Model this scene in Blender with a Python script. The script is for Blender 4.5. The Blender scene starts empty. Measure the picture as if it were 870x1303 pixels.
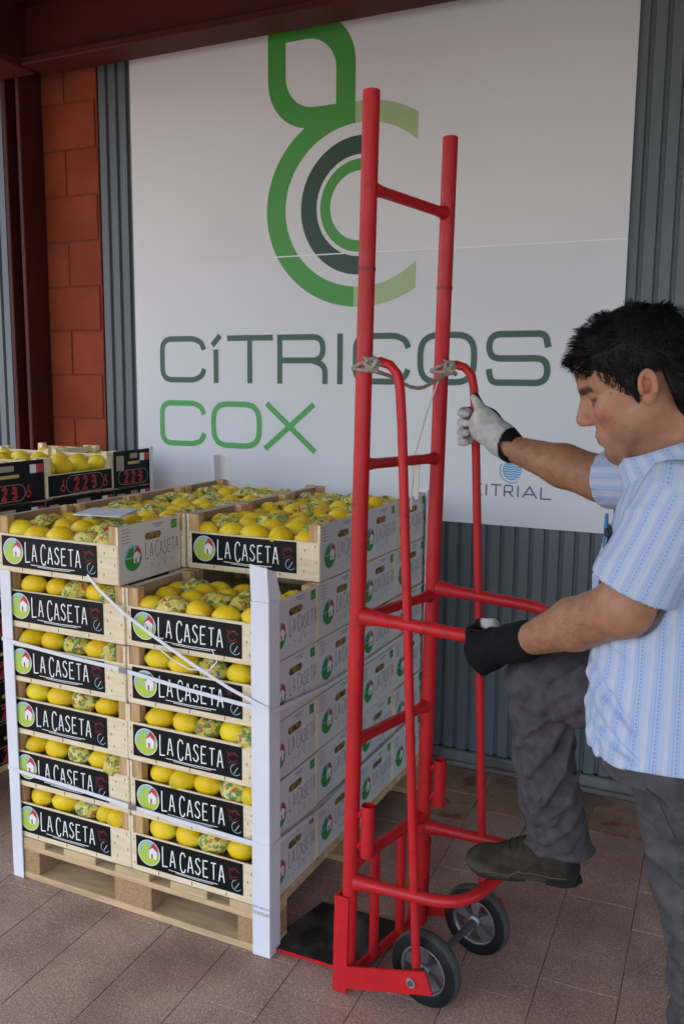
import bpy, math, random
import numpy as np
from mathutils import Vector, Matrix

random.seed(7); np.random.seed(7)
SC = bpy.context.scene
COL = SC.collection

# ------------------------------------------------------------------ camera
cam = bpy.data.cameras.new('camera'); camo = bpy.data.objects.new('camera', cam); COL.objects.link(camo)
yaw, pitch, roll = math.radians(25.652), math.radians(-8.346), math.radians(0.512)
F = Vector((-math.sin(yaw)*math.cos(pitch), math.cos(yaw)*math.cos(pitch), math.sin(pitch)))
R0 = Vector((math.cos(yaw), math.sin(yaw), 0)); U0 = R0.cross(F)
RR = R0*math.cos(roll) + U0*math.sin(roll); UU = U0*math.cos(roll) - R0*math.sin(roll)
M = Matrix((RR, UU, -F)).transposed().to_4x4(); M.translation = Vector((1.972, -1.849, 1.492))
camo.matrix_world = M
cam.sensor_fit = 'HORIZONTAL'; cam.sensor_width = 36; cam.lens = 1135.7/870*36
cam.clip_start = 0.05; cam.clip_end = 500
SC.camera = camo

# ------------------------------------------------------------------ world, sun, exposure
w = bpy.data.worlds.new('World'); SC.world = w; w.use_nodes = True
nt = w.node_tree; bg = nt.nodes['Background']
sky = nt.nodes.new('ShaderNodeTexSky'); sky.sky_type = 'NISHITA'; sky.sun_disc = False
SUN_EL, SUN_AZ = math.radians(64), math.radians(205)     # high sun in front of the porch; the roof keeps the scene in shade
sky.sun_elevation = SUN_EL; sky.sun_rotation = SUN_AZ
sky.air_density = 1.0; sky.dust_density = 3.2; sky.ozone_density = 1.0
nt.links.new(sky.outputs[0], bg.inputs[0]); bg.inputs[1].default_value = 0.12
sl = bpy.data.lights.new('sun', 'SUN'); sl.energy = 2.2; sl.angle = math.radians(0.5); sl.color = (1, .95, .88)
so = bpy.data.objects.new('sun', sl); COL.objects.link(so)
sd = Vector((math.sin(SUN_AZ)*math.cos(SUN_EL), math.cos(SUN_AZ)*math.cos(SUN_EL), math.sin(SUN_EL)))
so.rotation_euler = sd.to_track_quat('Z', 'Y').to_euler(); so.location = (0, 0, 12)
SC.view_settings.view_transform = 'Standard'; SC.view_settings.look = 'None'
SC.view_settings.gamma = 1.0; SC.view_settings.exposure = 2.36

# ------------------------------------------------------------------ helpers
def lin(r, g, b):
    f = lambda c: (c/255/12.92) if c <= 10 else ((c/255+.055)/1.055)**2.4
    return (f(r), f(g), f(b), 1)

MATS = {}
def mat(name, col, rough=.6, metal=0, spec=.5, var=None, bump=None, coat=0):
    """var=(scale, colour2, lo, hi): noise-mixed second colour; bump=(scale, strength, distance)"""
    if name in MATS: return MATS[name]
    m = bpy.data.materials.new(name); m.use_nodes = True; n = m.node_tree.nodes; L = m.node_tree.links
    b = n['Principled BSDF']; b.inputs['Base Color'].default_value = col
    b.inputs['Roughness'].default_value = rough; b.inputs['Metallic'].default_value = metal
    b.inputs['Specular IOR Level'].default_value = spec
    if coat: b.inputs['Coat Weight'].default_value = coat; b.inputs['Coat Roughness'].default_value = .15
    if var or bump:
        tc = n.new('ShaderNodeTexCoord')
    if var:
        nz = n.new('ShaderNodeTexNoise'); nz.inputs['Scale'].default_value = var[0]; nz.inputs['Detail'].default_value = 5
        mp = n.new('ShaderNodeMapping'); mp.inputs['Scale'].default_value = var[4] if len(var) > 4 else (1, 1, 1)
        oi = n.new('ShaderNodeObjectInfo'); ad = n.new('ShaderNodeVectorMath'); ad.operation = 'ADD'
        sc = n.new('ShaderNodeVectorMath'); sc.operation = 'SCALE'; sc.inputs['Scale'].default_value = 7.0
        cmb = n.new('ShaderNodeCombineXYZ')
        for i in range(3): L.new(oi.outputs['Random'], cmb.inputs[i])
        L.new(cmb.outputs[0], sc.inputs[0]); L.new(tc.outputs['Object'], mp.inputs[0])
        L.new(mp.outputs[0], ad.inputs[0]); L.new(sc.outputs[0], ad.inputs[1]); L.new(ad.outputs[0], nz.inputs['Vector'])
        rp = n.new('ShaderNodeMapRange'); rp.inputs[1].default_value = var[2]; rp.inputs[2].default_value = var[3]
        mx = n.new('ShaderNodeMix'); mx.data_type = 'RGBA'
        mx.inputs[6].default_value = col; mx.inputs[7].default_value = var[1]
        L.new(nz.outputs[0], rp.inputs[0]); L.new(rp.outputs[0], mx.inputs[0]); L.new(mx.outputs[2], b.inputs['Base Color'])
    if bump:
        nb = n.new('ShaderNodeTexNoise'); nb.inputs['Scale'].default_value = bump[0]; nb.inputs['Detail'].default_value = 4
        bp = n.new('ShaderNodeBump'); bp.inputs['Strength'].default_value = bump[1]; bp.inputs['Distance'].default_value = bump[2]
        L.new(tc.outputs['Object'], nb.inputs['Vector']); L.new(nb.outputs[0], bp.inputs['Height']); L.new(bp.outputs[0], b.inputs['Normal'])
    MATS[name] = m; return m

class MB:
    """collects geometry with per-face material slots"""
    def __init__(s): s.v = []; s.f = []; s.m = []; s.sm = []
    def add(s, vs, fs, mi=0, smooth=False):
        o = len(s.v); s.v += [tuple(v) for v in vs]
        for f in fs: s.f.append([i+o for i in f]); s.m.append(mi); s.sm.append(smooth)
    def box(s, x0, x1, y0, y1, z0, z1, mi=0):
        s.add([(x0,y0,z0),(x1,y0,z0),(x1,y1,z0),(x0,y1,z0),(x0,y0,z1),(x1,y0,z1),(x1,y1,z1),(x0,y1,z1)],
              [(0,3,2,1),(4,5,6,7),(0,1,5,4),(1,2,6,5),(2,3,7,6),(3,0,4,7)], mi)
    def bbox(s, x0, x1, y0, y1, z0, z1, c=.002, mi=0):
        """box with chamfered edges"""
        vs = []
        X, Y, Z = (x0, x1), (y0, y1), (z0, z1)
        idx = {}
        for i in (0, 1):
            for j in (0, 1):
                for k in (0, 1):
                    sx, sy, sz = (1-2*i)*c, (1-2*j)*c, (1-2*k)*c
                    for a, p in (('x', (X[i], Y[j]+sy, Z[k]+sz)), ('y', (X[i]+sx, Y[j], Z[k]+sz)), ('z', (X[i]+sx, Y[j]+sy, Z[k]))):
                        idx[(i, j, k, a)] = len(vs); vs.append(p)
        fs = []
        for i in (0, 1): fs.append([idx[(i, *q, 'x')] for q in ((0,0),(1,0),(1,1),(0,1))][::(1 if i else -1)])
        for j in (0, 1): fs.append([idx[(q[0], j, q[1], 'y')] for q in ((0,0),(0,1),(1,1),(1,0))][::(1 if j else -1)])
        for k in (0, 1): fs.append([idx[(*q, k, 'z')] for q in ((0,0),(1,0),(1,1),(0,1))][::(1 if k else -1)])
        for a, b in ((0, 0), (0, 1), (1, 0), (1, 1)):
            fs.append([idx[(0,a,b,'y')], idx[(1,a,b,'y')], idx[(1,a,b,'z')], idx[(0,a,b,'z')]][::(1 if a != b else -1)])
            fs.append([idx[(a,0,b,'x')], idx[(a,1,b,'x')], idx[(a,1,b,'z')], idx[(a,0,b,'z')]][::(-1 if a != b else 1)])
            fs.append([idx[(a,b,0,'x')], idx[(a,b,1,'x')], idx[(a,b,1,'y')], idx[(a,b,0,'y')]][::(1 if a != b else -1)])
        for i in (0, 1):
            for j in (0, 1):
                for k in (0, 1):
                    t = [idx[(i,j,k,'x')], idx[(i,j,k,'y')], idx[(i,j,k,'z')]]
                    fs.append(t if (i+j+k) % 2 else t[::-1])
        s.add(vs, fs, mi)
    def tube(s, path, r, n=12, mi=0, cap=True, smooth=True, flat=None):
        """path of points, r a number or a list; flat: list of (ratio) squash of the second axis"""
        P = [Vector(p) for p in path]; N = len(P)
        rs = r if isinstance(r, (list, tuple)) else [r]*N
        up = None; vs = []
        for i in range(N):
            t = (P[min(i+1, N-1)]-P[max(i-1, 0)]).normalized()
            if up is None:
                ref = Vector((0, 0, 1)) if abs(t.z) < .9 else Vector((1, 0, 0))
                a = (ref - t*ref.dot(t)).normalized()
            else: a = (up - t*up.dot(t)).normalized()
            up = a; b = t.cross(a)
            fl = flat[i] if flat else 1
            for k in range(n):
                an = 2*math.pi*k/n
                vs.append(P[i] + a*(rs[i]*math.cos(an)*fl) + b*(rs[i]*math.sin(an)/max(fl, .3)**.5))
        fs = [[i*n+k, i*n+(k+1) % n, (i+1)*n+(k+1) % n, (i+1)*n+k] for i in range(N-1) for k in range(n)]
        s.add(vs, fs, mi, smooth)
        if cap: s.add([vs[k] for k in range(n)][::-1], [list(range(n))], mi); s.add([vs[(N-1)*n+k] for k in range(n)], [list(range(n))], mi)
    def lathe(s, prof, n=24, mi=0, axis='z', cap=False, smooth=True):
        vs = []
        for r, z in prof:
            for k in range(n):
                a = 2*math.pi*k/n; p = (r*math.cos(a), r*math.sin(a), z)
                vs.append(p if axis == 'z' else (p[0], p[2], p[1]))
        fs = [[i*n+k, i*n+(k+1) % n, (i+1)*n+(k+1) % n, (i+1)*n+k] for i in range(len(prof)-1) for k in range(n)]
        if axis != 'z': fs = [f[::-1] for f in fs]
        s.add(vs, fs, mi, smooth)
    def ribbon(s, pts, wd, place, mi=0, closed=False):
        """flat stroke through 2D pts, width wd, placed by function place(x, y)"""
        P = [np.array(p, float) for p in pts]; N = len(P); lft = []; rgt = []
        for i in range(N):
            a = P[i-1] if (i > 0 or closed) else None; b = P[(i+1) % N] if (i < N-1 or closed) else None
            d1 = (P[i]-a)/max(1e-9, np.linalg.norm(P[i]-a)) if a is not None else None
            d2 = (b-P[i])/max(1e-9, np.linalg.norm(b-P[i])) if b is not None else None
            if d1 is None: d1 = d2
            if d2 is None: d2 = d1
            n1 = np.array([-d1[1], d1[0]]); n2 = np.array([-d2[1], d2[0]]); m = n1+n2; l = np.linalg.norm(m)
            m = n1 if l < 1e-6 else m/l
            k = wd/2/max(.35, float(m@n1)); lft.append(P[i]+m*k); rgt.append(P[i]-m*k)
        vs = [place(*p) for p in lft]+[place(*p) for p in rgt]
        fs = [[i, N+i, N+(i+1) % N, (i+1) % N] for i in range(N if closed else N-1)]
        s.add(vs, fs, mi)
    def poly(s, pts, place, mi=0): s.add([place(*p) for p in pts], [list(range(len(pts)))], mi)
    def mesh(s, name, mats):
        me = bpy.data.meshes.new(name); me.from_pydata(s.v, [], s.f)
        for m in (mats if isinstance(mats, (list, tuple)) else [mats]): me.materials.append(m)
        me.polygons.foreach_set('material_index', s.m); me.polygons.foreach_set('use_smooth', s.sm)
        me.update(); return me
    def build(s, name, mats, parent=None, loc=(0, 0, 0), rz=0): return link(name, s.mesh(name, mats), parent, loc, rz)

def link(name, me, parent=None, loc=(0, 0, 0), rz=0):
    o = bpy.data.objects.new(name, me); COL.objects.link(o); o.location = loc
    if rz: o.rotation_euler = (0, 0, rz)
    if parent: o.parent = parent
    return o
def tag(o, label=None, cat=None, group=None, kind=None):
    if label: o['label'] = label
    if cat: o['category'] = cat
    if group: o['group'] = group
    if kind: o['kind'] = kind
    return o
def thing(name, label, cat, loc=(0, 0, 0), rz=0, group=None):
    return tag(link(name, None, None, loc, rz), label, cat, group)
def arc(cx, cy, r, a0, a1, n=10, ry=None):
    ry = r if ry is None else ry
    return [(cx+r*math.cos(math.radians(a0+(a1-a0)*i/n)), cy+ry*math.sin(math.radians(a0+(a1-a0)*i/n))) for i in range(n+1)]
def rounded(pts, r, n=5, closed=False):
    """polyline with rounded corners"""
    P = [Vector(p) for p in pts]; out = []; N = len(P)
    for i in range(N):
        if not closed and i in (0, N-1): out.append(P[i]); continue
        a, b, c = P[i-1], P[i], P[(i+1) % N]
        l1, l2 = (a-b).length, (c-b).length; rr = min(r, l1*.49, l2*.49)
        p, q = b+(a-b)*(rr/l1), b+(c-b)*(rr/l2)
        for k in range(n+1):
            t = k/n; out.append(p*(1-t)**2 + b*(2*t*(1-t)) + q*t*t)
    return out
ROOF_Y = -4.0

# ================================================================== the setting
def floor_mat(name, c1, c2, speck, stain=None):
    m = bpy.data.materials.new(name); m.use_nodes = True; n = m.node_tree.nodes; L = m.node_tree.links
    b = n['Principled BSDF']; b.inputs['Roughness'].default_value = .62
    geo = n.new('ShaderNodeNewGeometry'); oi = n.new('ShaderNodeObjectInfo')
    big = n.new('ShaderNodeTexNoise'); big.inputs['Scale'].default_value = 4.5; big.inputs['Detail'].default_value = 6
    L.new(geo.outputs['Position'], big.inputs['Vector'])
    r1 = n.new('ShaderNodeMapRange'); r1.inputs[1].default_value = .35; r1.inputs[2].default_value = .68; L.new(big.outputs[0], r1.inputs[0])
    a = n.new('ShaderNodeMix'); a.data_type = 'RGBA'; a.inputs[6].default_value = c1; a.inputs[7].default_value = c2; L.new(r1.outputs[0], a.inputs[0])
    hv = n.new('ShaderNodeHueSaturation'); rv = n.new('ShaderNodeMapRange'); rv.inputs[3].default_value = .92; rv.inputs[4].default_value = 1.06
    L.new(oi.outputs['Random'], rv.inputs[0]); L.new(rv.outputs[0], hv.inputs['Value']); L.new(a.outputs[2], hv.inputs['Color'])
    # marble chips in the terrazzo
    vo = n.new('ShaderNodeTexVoronoi'); vo.inputs['Scale'].default_value = 320; L.new(geo.outputs['Position'], vo.inputs['Vector'])
    ch = n.new('ShaderNodeSeparateColor'); L.new(vo.outputs['Color'], ch.inputs[0])
    cm = n.new('ShaderNodeMath'); cm.operation = 'GREATER_THAN'; cm.inputs[1].default_value = .70; L.new(ch.outputs[0], cm.inputs[0])
    dd = n.new('ShaderNodeMath'); dd.operation = 'LESS_THAN'; dd.inputs[1].default_value = .42; L.new(vo.outputs['Distance'], dd.inputs[0])
    mm = n.new('ShaderNodeMath'); mm.operation = 'MULTIPLY'; L.new(cm.outputs[0], mm.inputs[0]); L.new(dd.outputs[0], mm.inputs[1])
    ms = n.new('ShaderNodeMath'); ms.operation = 'MULTIPLY'; ms.inputs[1].default_value = .62; L.new(mm.outputs[0], ms.inputs[0])
    s = n.new('ShaderNodeMix'); s.data_type = 'RGBA'; s.inputs[7].default_value = speck
    L.new(hv.outputs[0], s.inputs[6]); L.new(ms.outputs[0], s.inputs[0])
    fine = n.new('ShaderNodeTexNoise'); fine.inputs['Scale'].default_value = 210; fine.inputs['Detail'].default_value = 3; L.new(geo.outputs['Position'], fine.inputs['Vector'])
    fr = n.new('ShaderNodeMapRange'); fr.inputs[1].default_value = .3; fr.inputs[2].default_value = .7; fr.inputs[3].default_value = .55; fr.inputs[4].default_value = 1.42; L.new(fine.outputs[0], fr.inputs[0])
    h2 = n.new('ShaderNodeHueSaturation'); L.new(s.outputs[2], h2.inputs['Color']); L.new(fr.outputs[0], h2.inputs['Value'])
    last = h2.outputs[0]
    dn = n.new('ShaderNodeTexNoise'); dn.inputs['Scale'].default_value = 2.1; dn.inputs['Detail'].default_value = 7; dn.inputs['Roughness'].default_value = .65; L.new(geo.outputs['Position'], dn.inputs['Vector'])
    dr_ = n.new('ShaderNodeMapRange'); dr_.inputs[1].default_value = .50; dr_.inputs[2].default_value = .72; dr_.inputs[4].default_value = .55; L.new(dn.outputs[0], dr_.inputs[0])
    dx = n.new('ShaderNodeMix'); dx.data_type = 'RGBA'; dx.inputs[7].default_value = (.15, .088, .058, 1); L.new(last, dx.inputs[6]); L.new(dr_.outputs[0], dx.inputs[0]); last = dx.outputs[2]
    if stain:
        st = n.new('ShaderNodeTexNoise'); st.inputs['Scale'].default_value = 11; st.inputs['Detail'].default_value = 6; L.new(geo.outputs['Position'], st.inputs['Vector'])
        sr = n.new('ShaderNodeMapRange'); sr.inputs[1].default_value = .54; sr.inputs[2].default_value = .66; L.new(st.outputs[0], sr.inputs[0])
        sx = n.new('ShaderNodeMix'); sx.data_type = 'RGBA'; sx.inputs[7].default_value = stain; L.new(last, sx.inputs[6]); L.new(sr.outputs[0], sx.inputs[0]); last = sx.outputs[2]
    L.new(last, b.inputs['Base Color'])
    bp = n.new('ShaderNodeBump'); bp.inputs['Strength'].default_value = .25; bp.inputs['Distance'].default_value = .001
    L.new(fine.outputs[0], bp.inputs['Height']); L.new(bp.outputs[0], b.inputs['Normal'])
    rr = n.new('ShaderNodeMapRange'); rr.inputs[3].default_value = .5; rr.inputs[4].default_value = .75; L.new(big.outputs[0], rr.inputs[0]); L.new(rr.outputs[0], b.inputs['Roughness'])
    return m
M_slab = floor_mat('terrazzo_paving', (.43, .272, .198, 1), (.31, .192, .140, 1), (.72, .58, .47, 1))
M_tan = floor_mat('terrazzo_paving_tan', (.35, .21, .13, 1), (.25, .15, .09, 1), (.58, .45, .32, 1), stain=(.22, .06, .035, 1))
M_grout = mat('grout', (.19, .115, .085, 1), .9, var=(6, (.33, .205, .15, 1), .38, .55))
M_conc = mat('yard_asphalt', (.105, .10, .095, 1), .9, var=(.4, (.075, .072, .07, 1), .35, .65))

b = MB(); b.add([(-150,-150,-.03),(150,-150,-.03),(150,150,-.03),(-150,150,-.03)], [(0,1,2,3)])
tag(b.build('ground', M_conc), kind='structure')
b = MB(); b.bbox(-4, 6, -3.0, 1.40, -.028, -.0035, .004)
floor = tag(b.build('porch_floor', M_grout), kind='structure')
# paving slabs in running bond, turned a little to the wall
SW, SL, ang = .195, .205, math.radians(2.7)
slab_meshes = []
for q in range(3):
    b = MB(); b.bbox(-SW/2+.0008+q*.0003, SW/2-.0008, -SL/2+.0006, SL/2-.0006-q*.0003, -.006, 0, .0010); slab_meshes.append(b.mesh('paving_slab', M_slab))
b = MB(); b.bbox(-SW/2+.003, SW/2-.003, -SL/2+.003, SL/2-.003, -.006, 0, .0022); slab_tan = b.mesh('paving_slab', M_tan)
ca, sa = math.cos(ang), math.sin(ang)
rs = random.Random(3)
for i in range(-9, 13):
    for j in range(-11, 7):
        lx = .376+SW/2+i*SW; ly = -.045+(j+(.5 if i % 2 else 0))*SL+SL/2
        x = lx*ca-ly*sa; y = lx*sa+ly*ca
        if y+SL/2+.02 > 1.36 or x < -1.5 or x > 2.95: continue
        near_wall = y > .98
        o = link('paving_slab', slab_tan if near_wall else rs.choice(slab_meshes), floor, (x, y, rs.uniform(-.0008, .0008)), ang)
        o.rotation_euler = (rs.uniform(-.003, .003), rs.uniform(-.003, .003), ang+rs.uniform(-.003, .003))

# corrugated metal door wall -------------------------------------------------
M_sheet = mat('grey_sheet_metal', (.135, .158, .172, 1), .52, .0, .4, var=(3.0, (.098, .115, .125, 1), .35, .7, (1, 1, .25)), bump=(40, .05, .001))
M_rail = mat('rail_metal', (.21, .21, .2, 1), .6, .2, var=(8, (.11, .1, .085, 1), .4, .7))
def corrugated(x0, x1, z0, z1, yf, pitch=.055, depth=.014):
    prof = []; x = x0
    while x < x1:
        for dx, dy in ((0, 0), (.036, 0), (.040, depth), (.051, depth), (.055, 0)):
            if x+dx <= x1 and (not prof or x+dx > prof[-1][0]+1e-5): prof.append((x+dx, yf+dy))
        x += pitch
    b = MB(); n = len(prof)
    b.add([(x, y, z0) for x, y in prof]+[(x, y, z1) for x, y in prof], [[i, i+1, n+i+1, n+i] for i in range(n-1)])
    # back skin closes the sheet
    b.add([(x0, yf+depth+.01, z0), (x1, yf+depth+.01, z0), (x1, yf+depth+.01, z1), (x0, yf+depth+.01, z1)], [(3, 2, 1, 0)])
    return b
t = thing('corrugated_door', 'grey ribbed sheet metal door behind the white banner', 'metal door', (0, 0, 0))
corrugated(-.775, 4.2, .055, 3.05, 1.385).build('ribbed_sheet', M_sheet, t)
b = MB(); b.bbox(-.77, 4.2, 1.362, 1.384, .004, .055, .003); b.bbox(-.77, 4.2, 1.340, 1.361, 0, .018, .003); b.build('floor_guide', M_rail, t)
t = thing('corrugated_door', 'narrow grey ribbed sheet metal panel beyond the dark red column', 'metal door', (0, 0, 0))
corrugated(-3.2, -1.235, 0, 2.83, 1.385).build('ribbed_sheet', M_sheet, t)
b = MB(); b.bbox(-1.270, -1.230, 1.34, 1.384, .0, 2.83, .003); b.build('edge_post', M_sheet, t)

# red block pillar ------------------------------------------------------------
M_block = mat('red_painted_block', (.27, .060, .026, 1), .9, spec=.2, var=(5, (.20, .043, .019, 1), .35, .65), bump=(70, .5, .003))
M_mortar = mat('block_mortar', (.18, .038, .018, 1), .9, bump=(60, .4, .002))
t = thing('block_pillar', 'orange red painted concrete block pillar beside the banner', 'pillar', (0, 0, 0))
b = MB(); b.box(-1.098, -.782, 1.386, 1.50, 0, 3.04); b.build('mortar_core', M_mortar, t)
rs = random.Random(5)
k = 0; z = .115-.2+.008
while z < 3.03:
    z0, z1 = max(z, .0)+.003, min(z+.198, 3.04)-.003
    cuts = [(-1.10, -.795), (-.791, -.78)] if k % 2 else [(-1.10, -.968), (-.964, -.78)]
    for x0, x1 in cuts:
        b = MB(); d = rs.uniform(0, .003); b.bbox(x0+.002, x1-.002, 1.379+d, 1.386, z0, z1, .0025); b.build('block', M_block, t)
    z += .1985; k += 1

# steel frame and porch roof --------------------------------------------------
M_redsteel = mat('dark_red_steel', (.075, .011, .007, 1), .6, spec=.25, var=(3, (.05, .008, .006, 1), .35, .7))
M_ceil = mat('porch_ceiling', (.30, .26, .20, 1), .9, var=(1.5, (.24, .20, .15, 1), .4, .7))
t = thing('steel_column', 'dark red steel column left of the block pillar', 'column', (-1.154, 1.31, 0))
b = MB(); b.bbox(.030, .052, -.06, .085, 0, 3.04, .003); b.build('flange', M_redsteel, t)
b = MB(); b.bbox(-.052, -.030, -.06, .085, 0, 3.04, .003); b.build('flange', M_redsteel, t)
b = MB(); b.box(-.030, .030, .02, .035, 0, 3.04); b.build('web', M_redsteel, t)
t = thing('roof_beam', 'long dark red steel beam across the top of the banner', 'beam', (0, 1.2, 0))
b = MB(); b.bbox(-.985, 5, -.05, .10, 2.797, 2.828, .004); b.build('bottom_flange', M_redsteel, t)
b = MB(); b.box(-.985, 5, -.012, .012, 2.828, 3.03); b.build('web', M_redsteel, t)
b = MB(); b.bbox(-.985, 5, -.09, .10, 3.03, 3.05, .004); b.build('top_flange', M_redsteel, t)
t = thing('roof_beam', 'dark red steel beam running out from the column under the roof', 'beam', (-1.15, 0, 0))
b = MB(); b.bbox(-.16, .163, ROOF_Y+.1, 1.24, 2.786, 2.822, .004); b.build('bottom_flange', M_redsteel, t)
b = MB(); b.box(-.16, .160, ROOF_Y+.1, 1.24, 2.822, 3.045); b.build('web', M_redsteel, t)
t = thing('porch_roof', 'pale porch ceiling above the red steel beams', 'roof', (0, 0, 0))
b = MB(); b.bbox(-2.4, 9.0, ROOF_Y, 1.75, 3.052, 3.25, .01); b.build('ceiling_panel', M_ceil, t)
# rear wall of the building above the door, shading from behind
t = thing('building_wall', 'red block wall standing behind the metal doors', 'wall', (0, 0, 0))
b = MB(); b.box(-6, 8, 1.52, 1.74, 0, 3.05); b.box(-6, 8, 1.78, 2.4, 0, 4.6); b.build('wall_face', M_block, t)

# banner --------------------------------------------------------------------
M_ban = mat('white_banner_vinyl', (.70, .705, .72, 1), .55, spec=.25, var=(1.3, (.665, .67, .69, 1), .4, .6), bump=(2.2, .25, .02))
M_lg = mat('logo_green', (.055, .30, .045, 1), .5)
M_pg = mat('logo_pale_green', (.36, .47, .25, 1), .5)
M_dg = mat('logo_dark_green', (.018, .055, .04, 1), .5)
M_tg = mat('text_dark_green', (.035, .095, .065, 1), .5)
M_cg = mat('text_green', (.075, .36, .085, 1), .5)
M_cb = mat('text_grey_blue', (.08, .10, .13, 1), .5)
M_blue = mat('drop_blue', (.10, .36, .60, 1), .5)
ban = thing('advertising_banner', 'large white company banner with green logo on the metal door', 'banner', (0, 0, 0))
def sheet(z0, z1, yf, th, seed, name):
    rs = random.Random(seed); b = MB(); nx, nz = 40, 30; x0, x1 = -.592, 1.486
    ph = [rs.uniform(0, 6) for _ in range(4)]
    vs = []
    for i in range(nx+1):
        for j in range(nz+1):
            u, v = i/nx, j/nz
            y = yf + .0004*math.sin(7*u+ph[0]+2*v)*math.sin(3*v+ph[1]) + .0003*math.sin(23*u+ph[2])*math.sin(9*v+ph[3])
            vs.append((x0+(x1-x0)*u, y, z0+(z1-z0)*v))
    fs = [[i*(nz+1)+j, (i+1)*(nz+1)+j, (i+1)*(nz+1)+j+1, i*(nz+1)+j+1] for i in range(nx) for j in range(nz)]
    b.add(vs, fs, 0, True)
    b.box(x0, x1, yf+.0009, yf+th, z0, z1)
    return b.build(name, M_ban, ban)
sheet(.964, 1.9798, 1.3712, .006, 1, 'lower_sheet')
sheet(1.980, 3.0, 1.3708, .0012, 2, 'upper_sheet')
M_seam = mat('seam_tape', (.80, .80, .81, 1), .4)
b = MB(); b.ribbon([(.10, 1.984), (.5, 1.983), (.9, 1.9785), (1.484, 1.9775)], .0045, lambda x, z: (x, 1.3688, z)); b.build('seam_tape', M_seam, ban)
YL = 1.3701
pl = lambda x, z: (x, YL, z)
NST = [0]
def stroke_word(b, strokes, wd, mi=0, r=.05):
    for s in strokes:
        NST[0] = (NST[0]+1) % 5; dy = -.0001*NST[0]; pl = lambda x, z: (x, YL+dy, z)
        cl = s[0] == 'c'; pts = s[1:] if cl else s
        P = [(p.x, p.y) for p in rounded([(x, y, 0) for x, y in pts], r, 6, cl)] if len(pts) > 2 else pts
        b.ribbon(P, wd, pl, mi, closed=cl)
def L_C(x0, x1, z0, z1): h = z1-z0; return [[(x1, z1-.27*h), (x1-.012, z1-.10*h), (x1-.05, z1), (x0, z1), (x0, z0), (x1-.05, z0), (x1-.012, z0+.10*h), (x1, z0+.27*h)]]
def L_O(x0, x1, z0, z1): return [['c', (x0, z0), (x0, z1), (x1, z1), (x1, z0)]]
def L_S(x0, x1, z0, z1):
    m = (z0+z1)/2; h = z1-z0
    return [[(x1, z1-.28*h), (x1-.01, z1), (x0, z1), (x0, m), (x1, m), (x1, z0), (x0+.01, z0), (x0, z0+.28*h)]]
def L_R(x0, x1, z0, z1): m = z0+.47*(z1-z0); return [[(x0, z0-.012), (x0, z1)], [(x0-.012, z1), (x1-.01, z1), (x1-.01, m), (x0, m)], [(x1-.06, m), (x1, m-.02), (x1, z0-.012)]]
hw = .0125
T0, T1 = 1.492, 1.666
b = MB(); W_ = .0235
for s in L_C(-.450, -.232, T0, T1): stroke_word(b, [s], W_)
stroke_word(b, [[(-.172, T0-.012), (-.172, T0+.128)], [(-.190, T0+.145), (-.150, T0+.186)]], W_)
stroke_word(b, [[(-.115, T1), (.106, T1)], [(-.005, T1), (-.005, T0-.012)]], W_)
for s in L_R(.138, .345, T0, T1): stroke_word(b, [s], W_)
stroke_word(b, [[(.411, T0-.012), (.411, T1+.012)]], W_)
for s in L_C(.479, .700, T0, T1): stroke_word(b, [s], W_)
for s in L_O(.749, .960, T0, T1): stroke_word(b, [s], W_, r=.07)
for s in L_S(1.017, 1.232, T0, T1): stroke_word(b, [s], W_)
b.build('dark_green_lettering', M_tg, ban)
b = MB(); C0, C1 = 1.217, 1.392
for s in L_C(-.457, -.236, C0, C1): stroke_word(b, [s], W_)
for s in L_O(-.188, .039, C0, C1): stroke_word(b, [s], W_, r=.07)
stroke_word(b, [[(.075, C1+.006), (.302, C0-.012)], [(.066, C0-.008), (.296, C1+.006)]], W_)
b.build('green_lettering', M_cg, ban)
b = MB(); g0, g1, w2 = 1.074, 1.116, .0055
for s in ([(1.006, g1), (.972, g1), (.972, g0), (1.006, g0)],): stroke_word(b, [s], w2, r=.012)
stroke_word(b, [[(1.023, g0), (1.023, g1)], [(1.040, g1), (1.080, g1)], [(1.060, g1), (1.060, g0)]], w2)
stroke_word(b, [[(1.092, g0), (1.092, g1), (1.122, g1), (1.122, g0+.018), (1.092, g0+.018)], [(1.108, g0+.018), (1.126, g0)]], w2, r=.008)
stroke_word(b, [[(1.143, g0), (1.143, g1)], [(1.160, g0), (1.186, g1), (1.212, g0)], [(1.168, g0+.013), (1.204, g0+.013)], [(1.228, g1), (1.228, g0), (1.266, g0)]], w2, r=.001)
b.build('small_lettering', M_cb, ban)
b = MB(); cx, cz = 1.118, 1.172
b.poly(arc(cx, cz, .036, 0, 360, 28)[:-1][::-1], pl, 0); b.ribbon(arc(cx, cz, .046, 150, 300, 14), .004, pl, 0)
b.poly([(cx-.03, cz+.045), (cx-.055, cz+.05), (cx-.068, cz+.068), (cx-.04, cz+.072), (cx-.022, cz+.058)][::-1], pl, 0)
for q in range(-3, 4):
    ww = math.sqrt(max(0, .034**2-(q*.009)**2))
    b.ribbon([(cx-ww+2*ww*i/8, cz+q*.009+.002*math.sin(i*1.6)) for i in range(9)], .0022, lambda x, z: (x, YL-.0004, z), 1)
b.build('drop_emblem', [M_blue, M_ban], ban)
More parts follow.
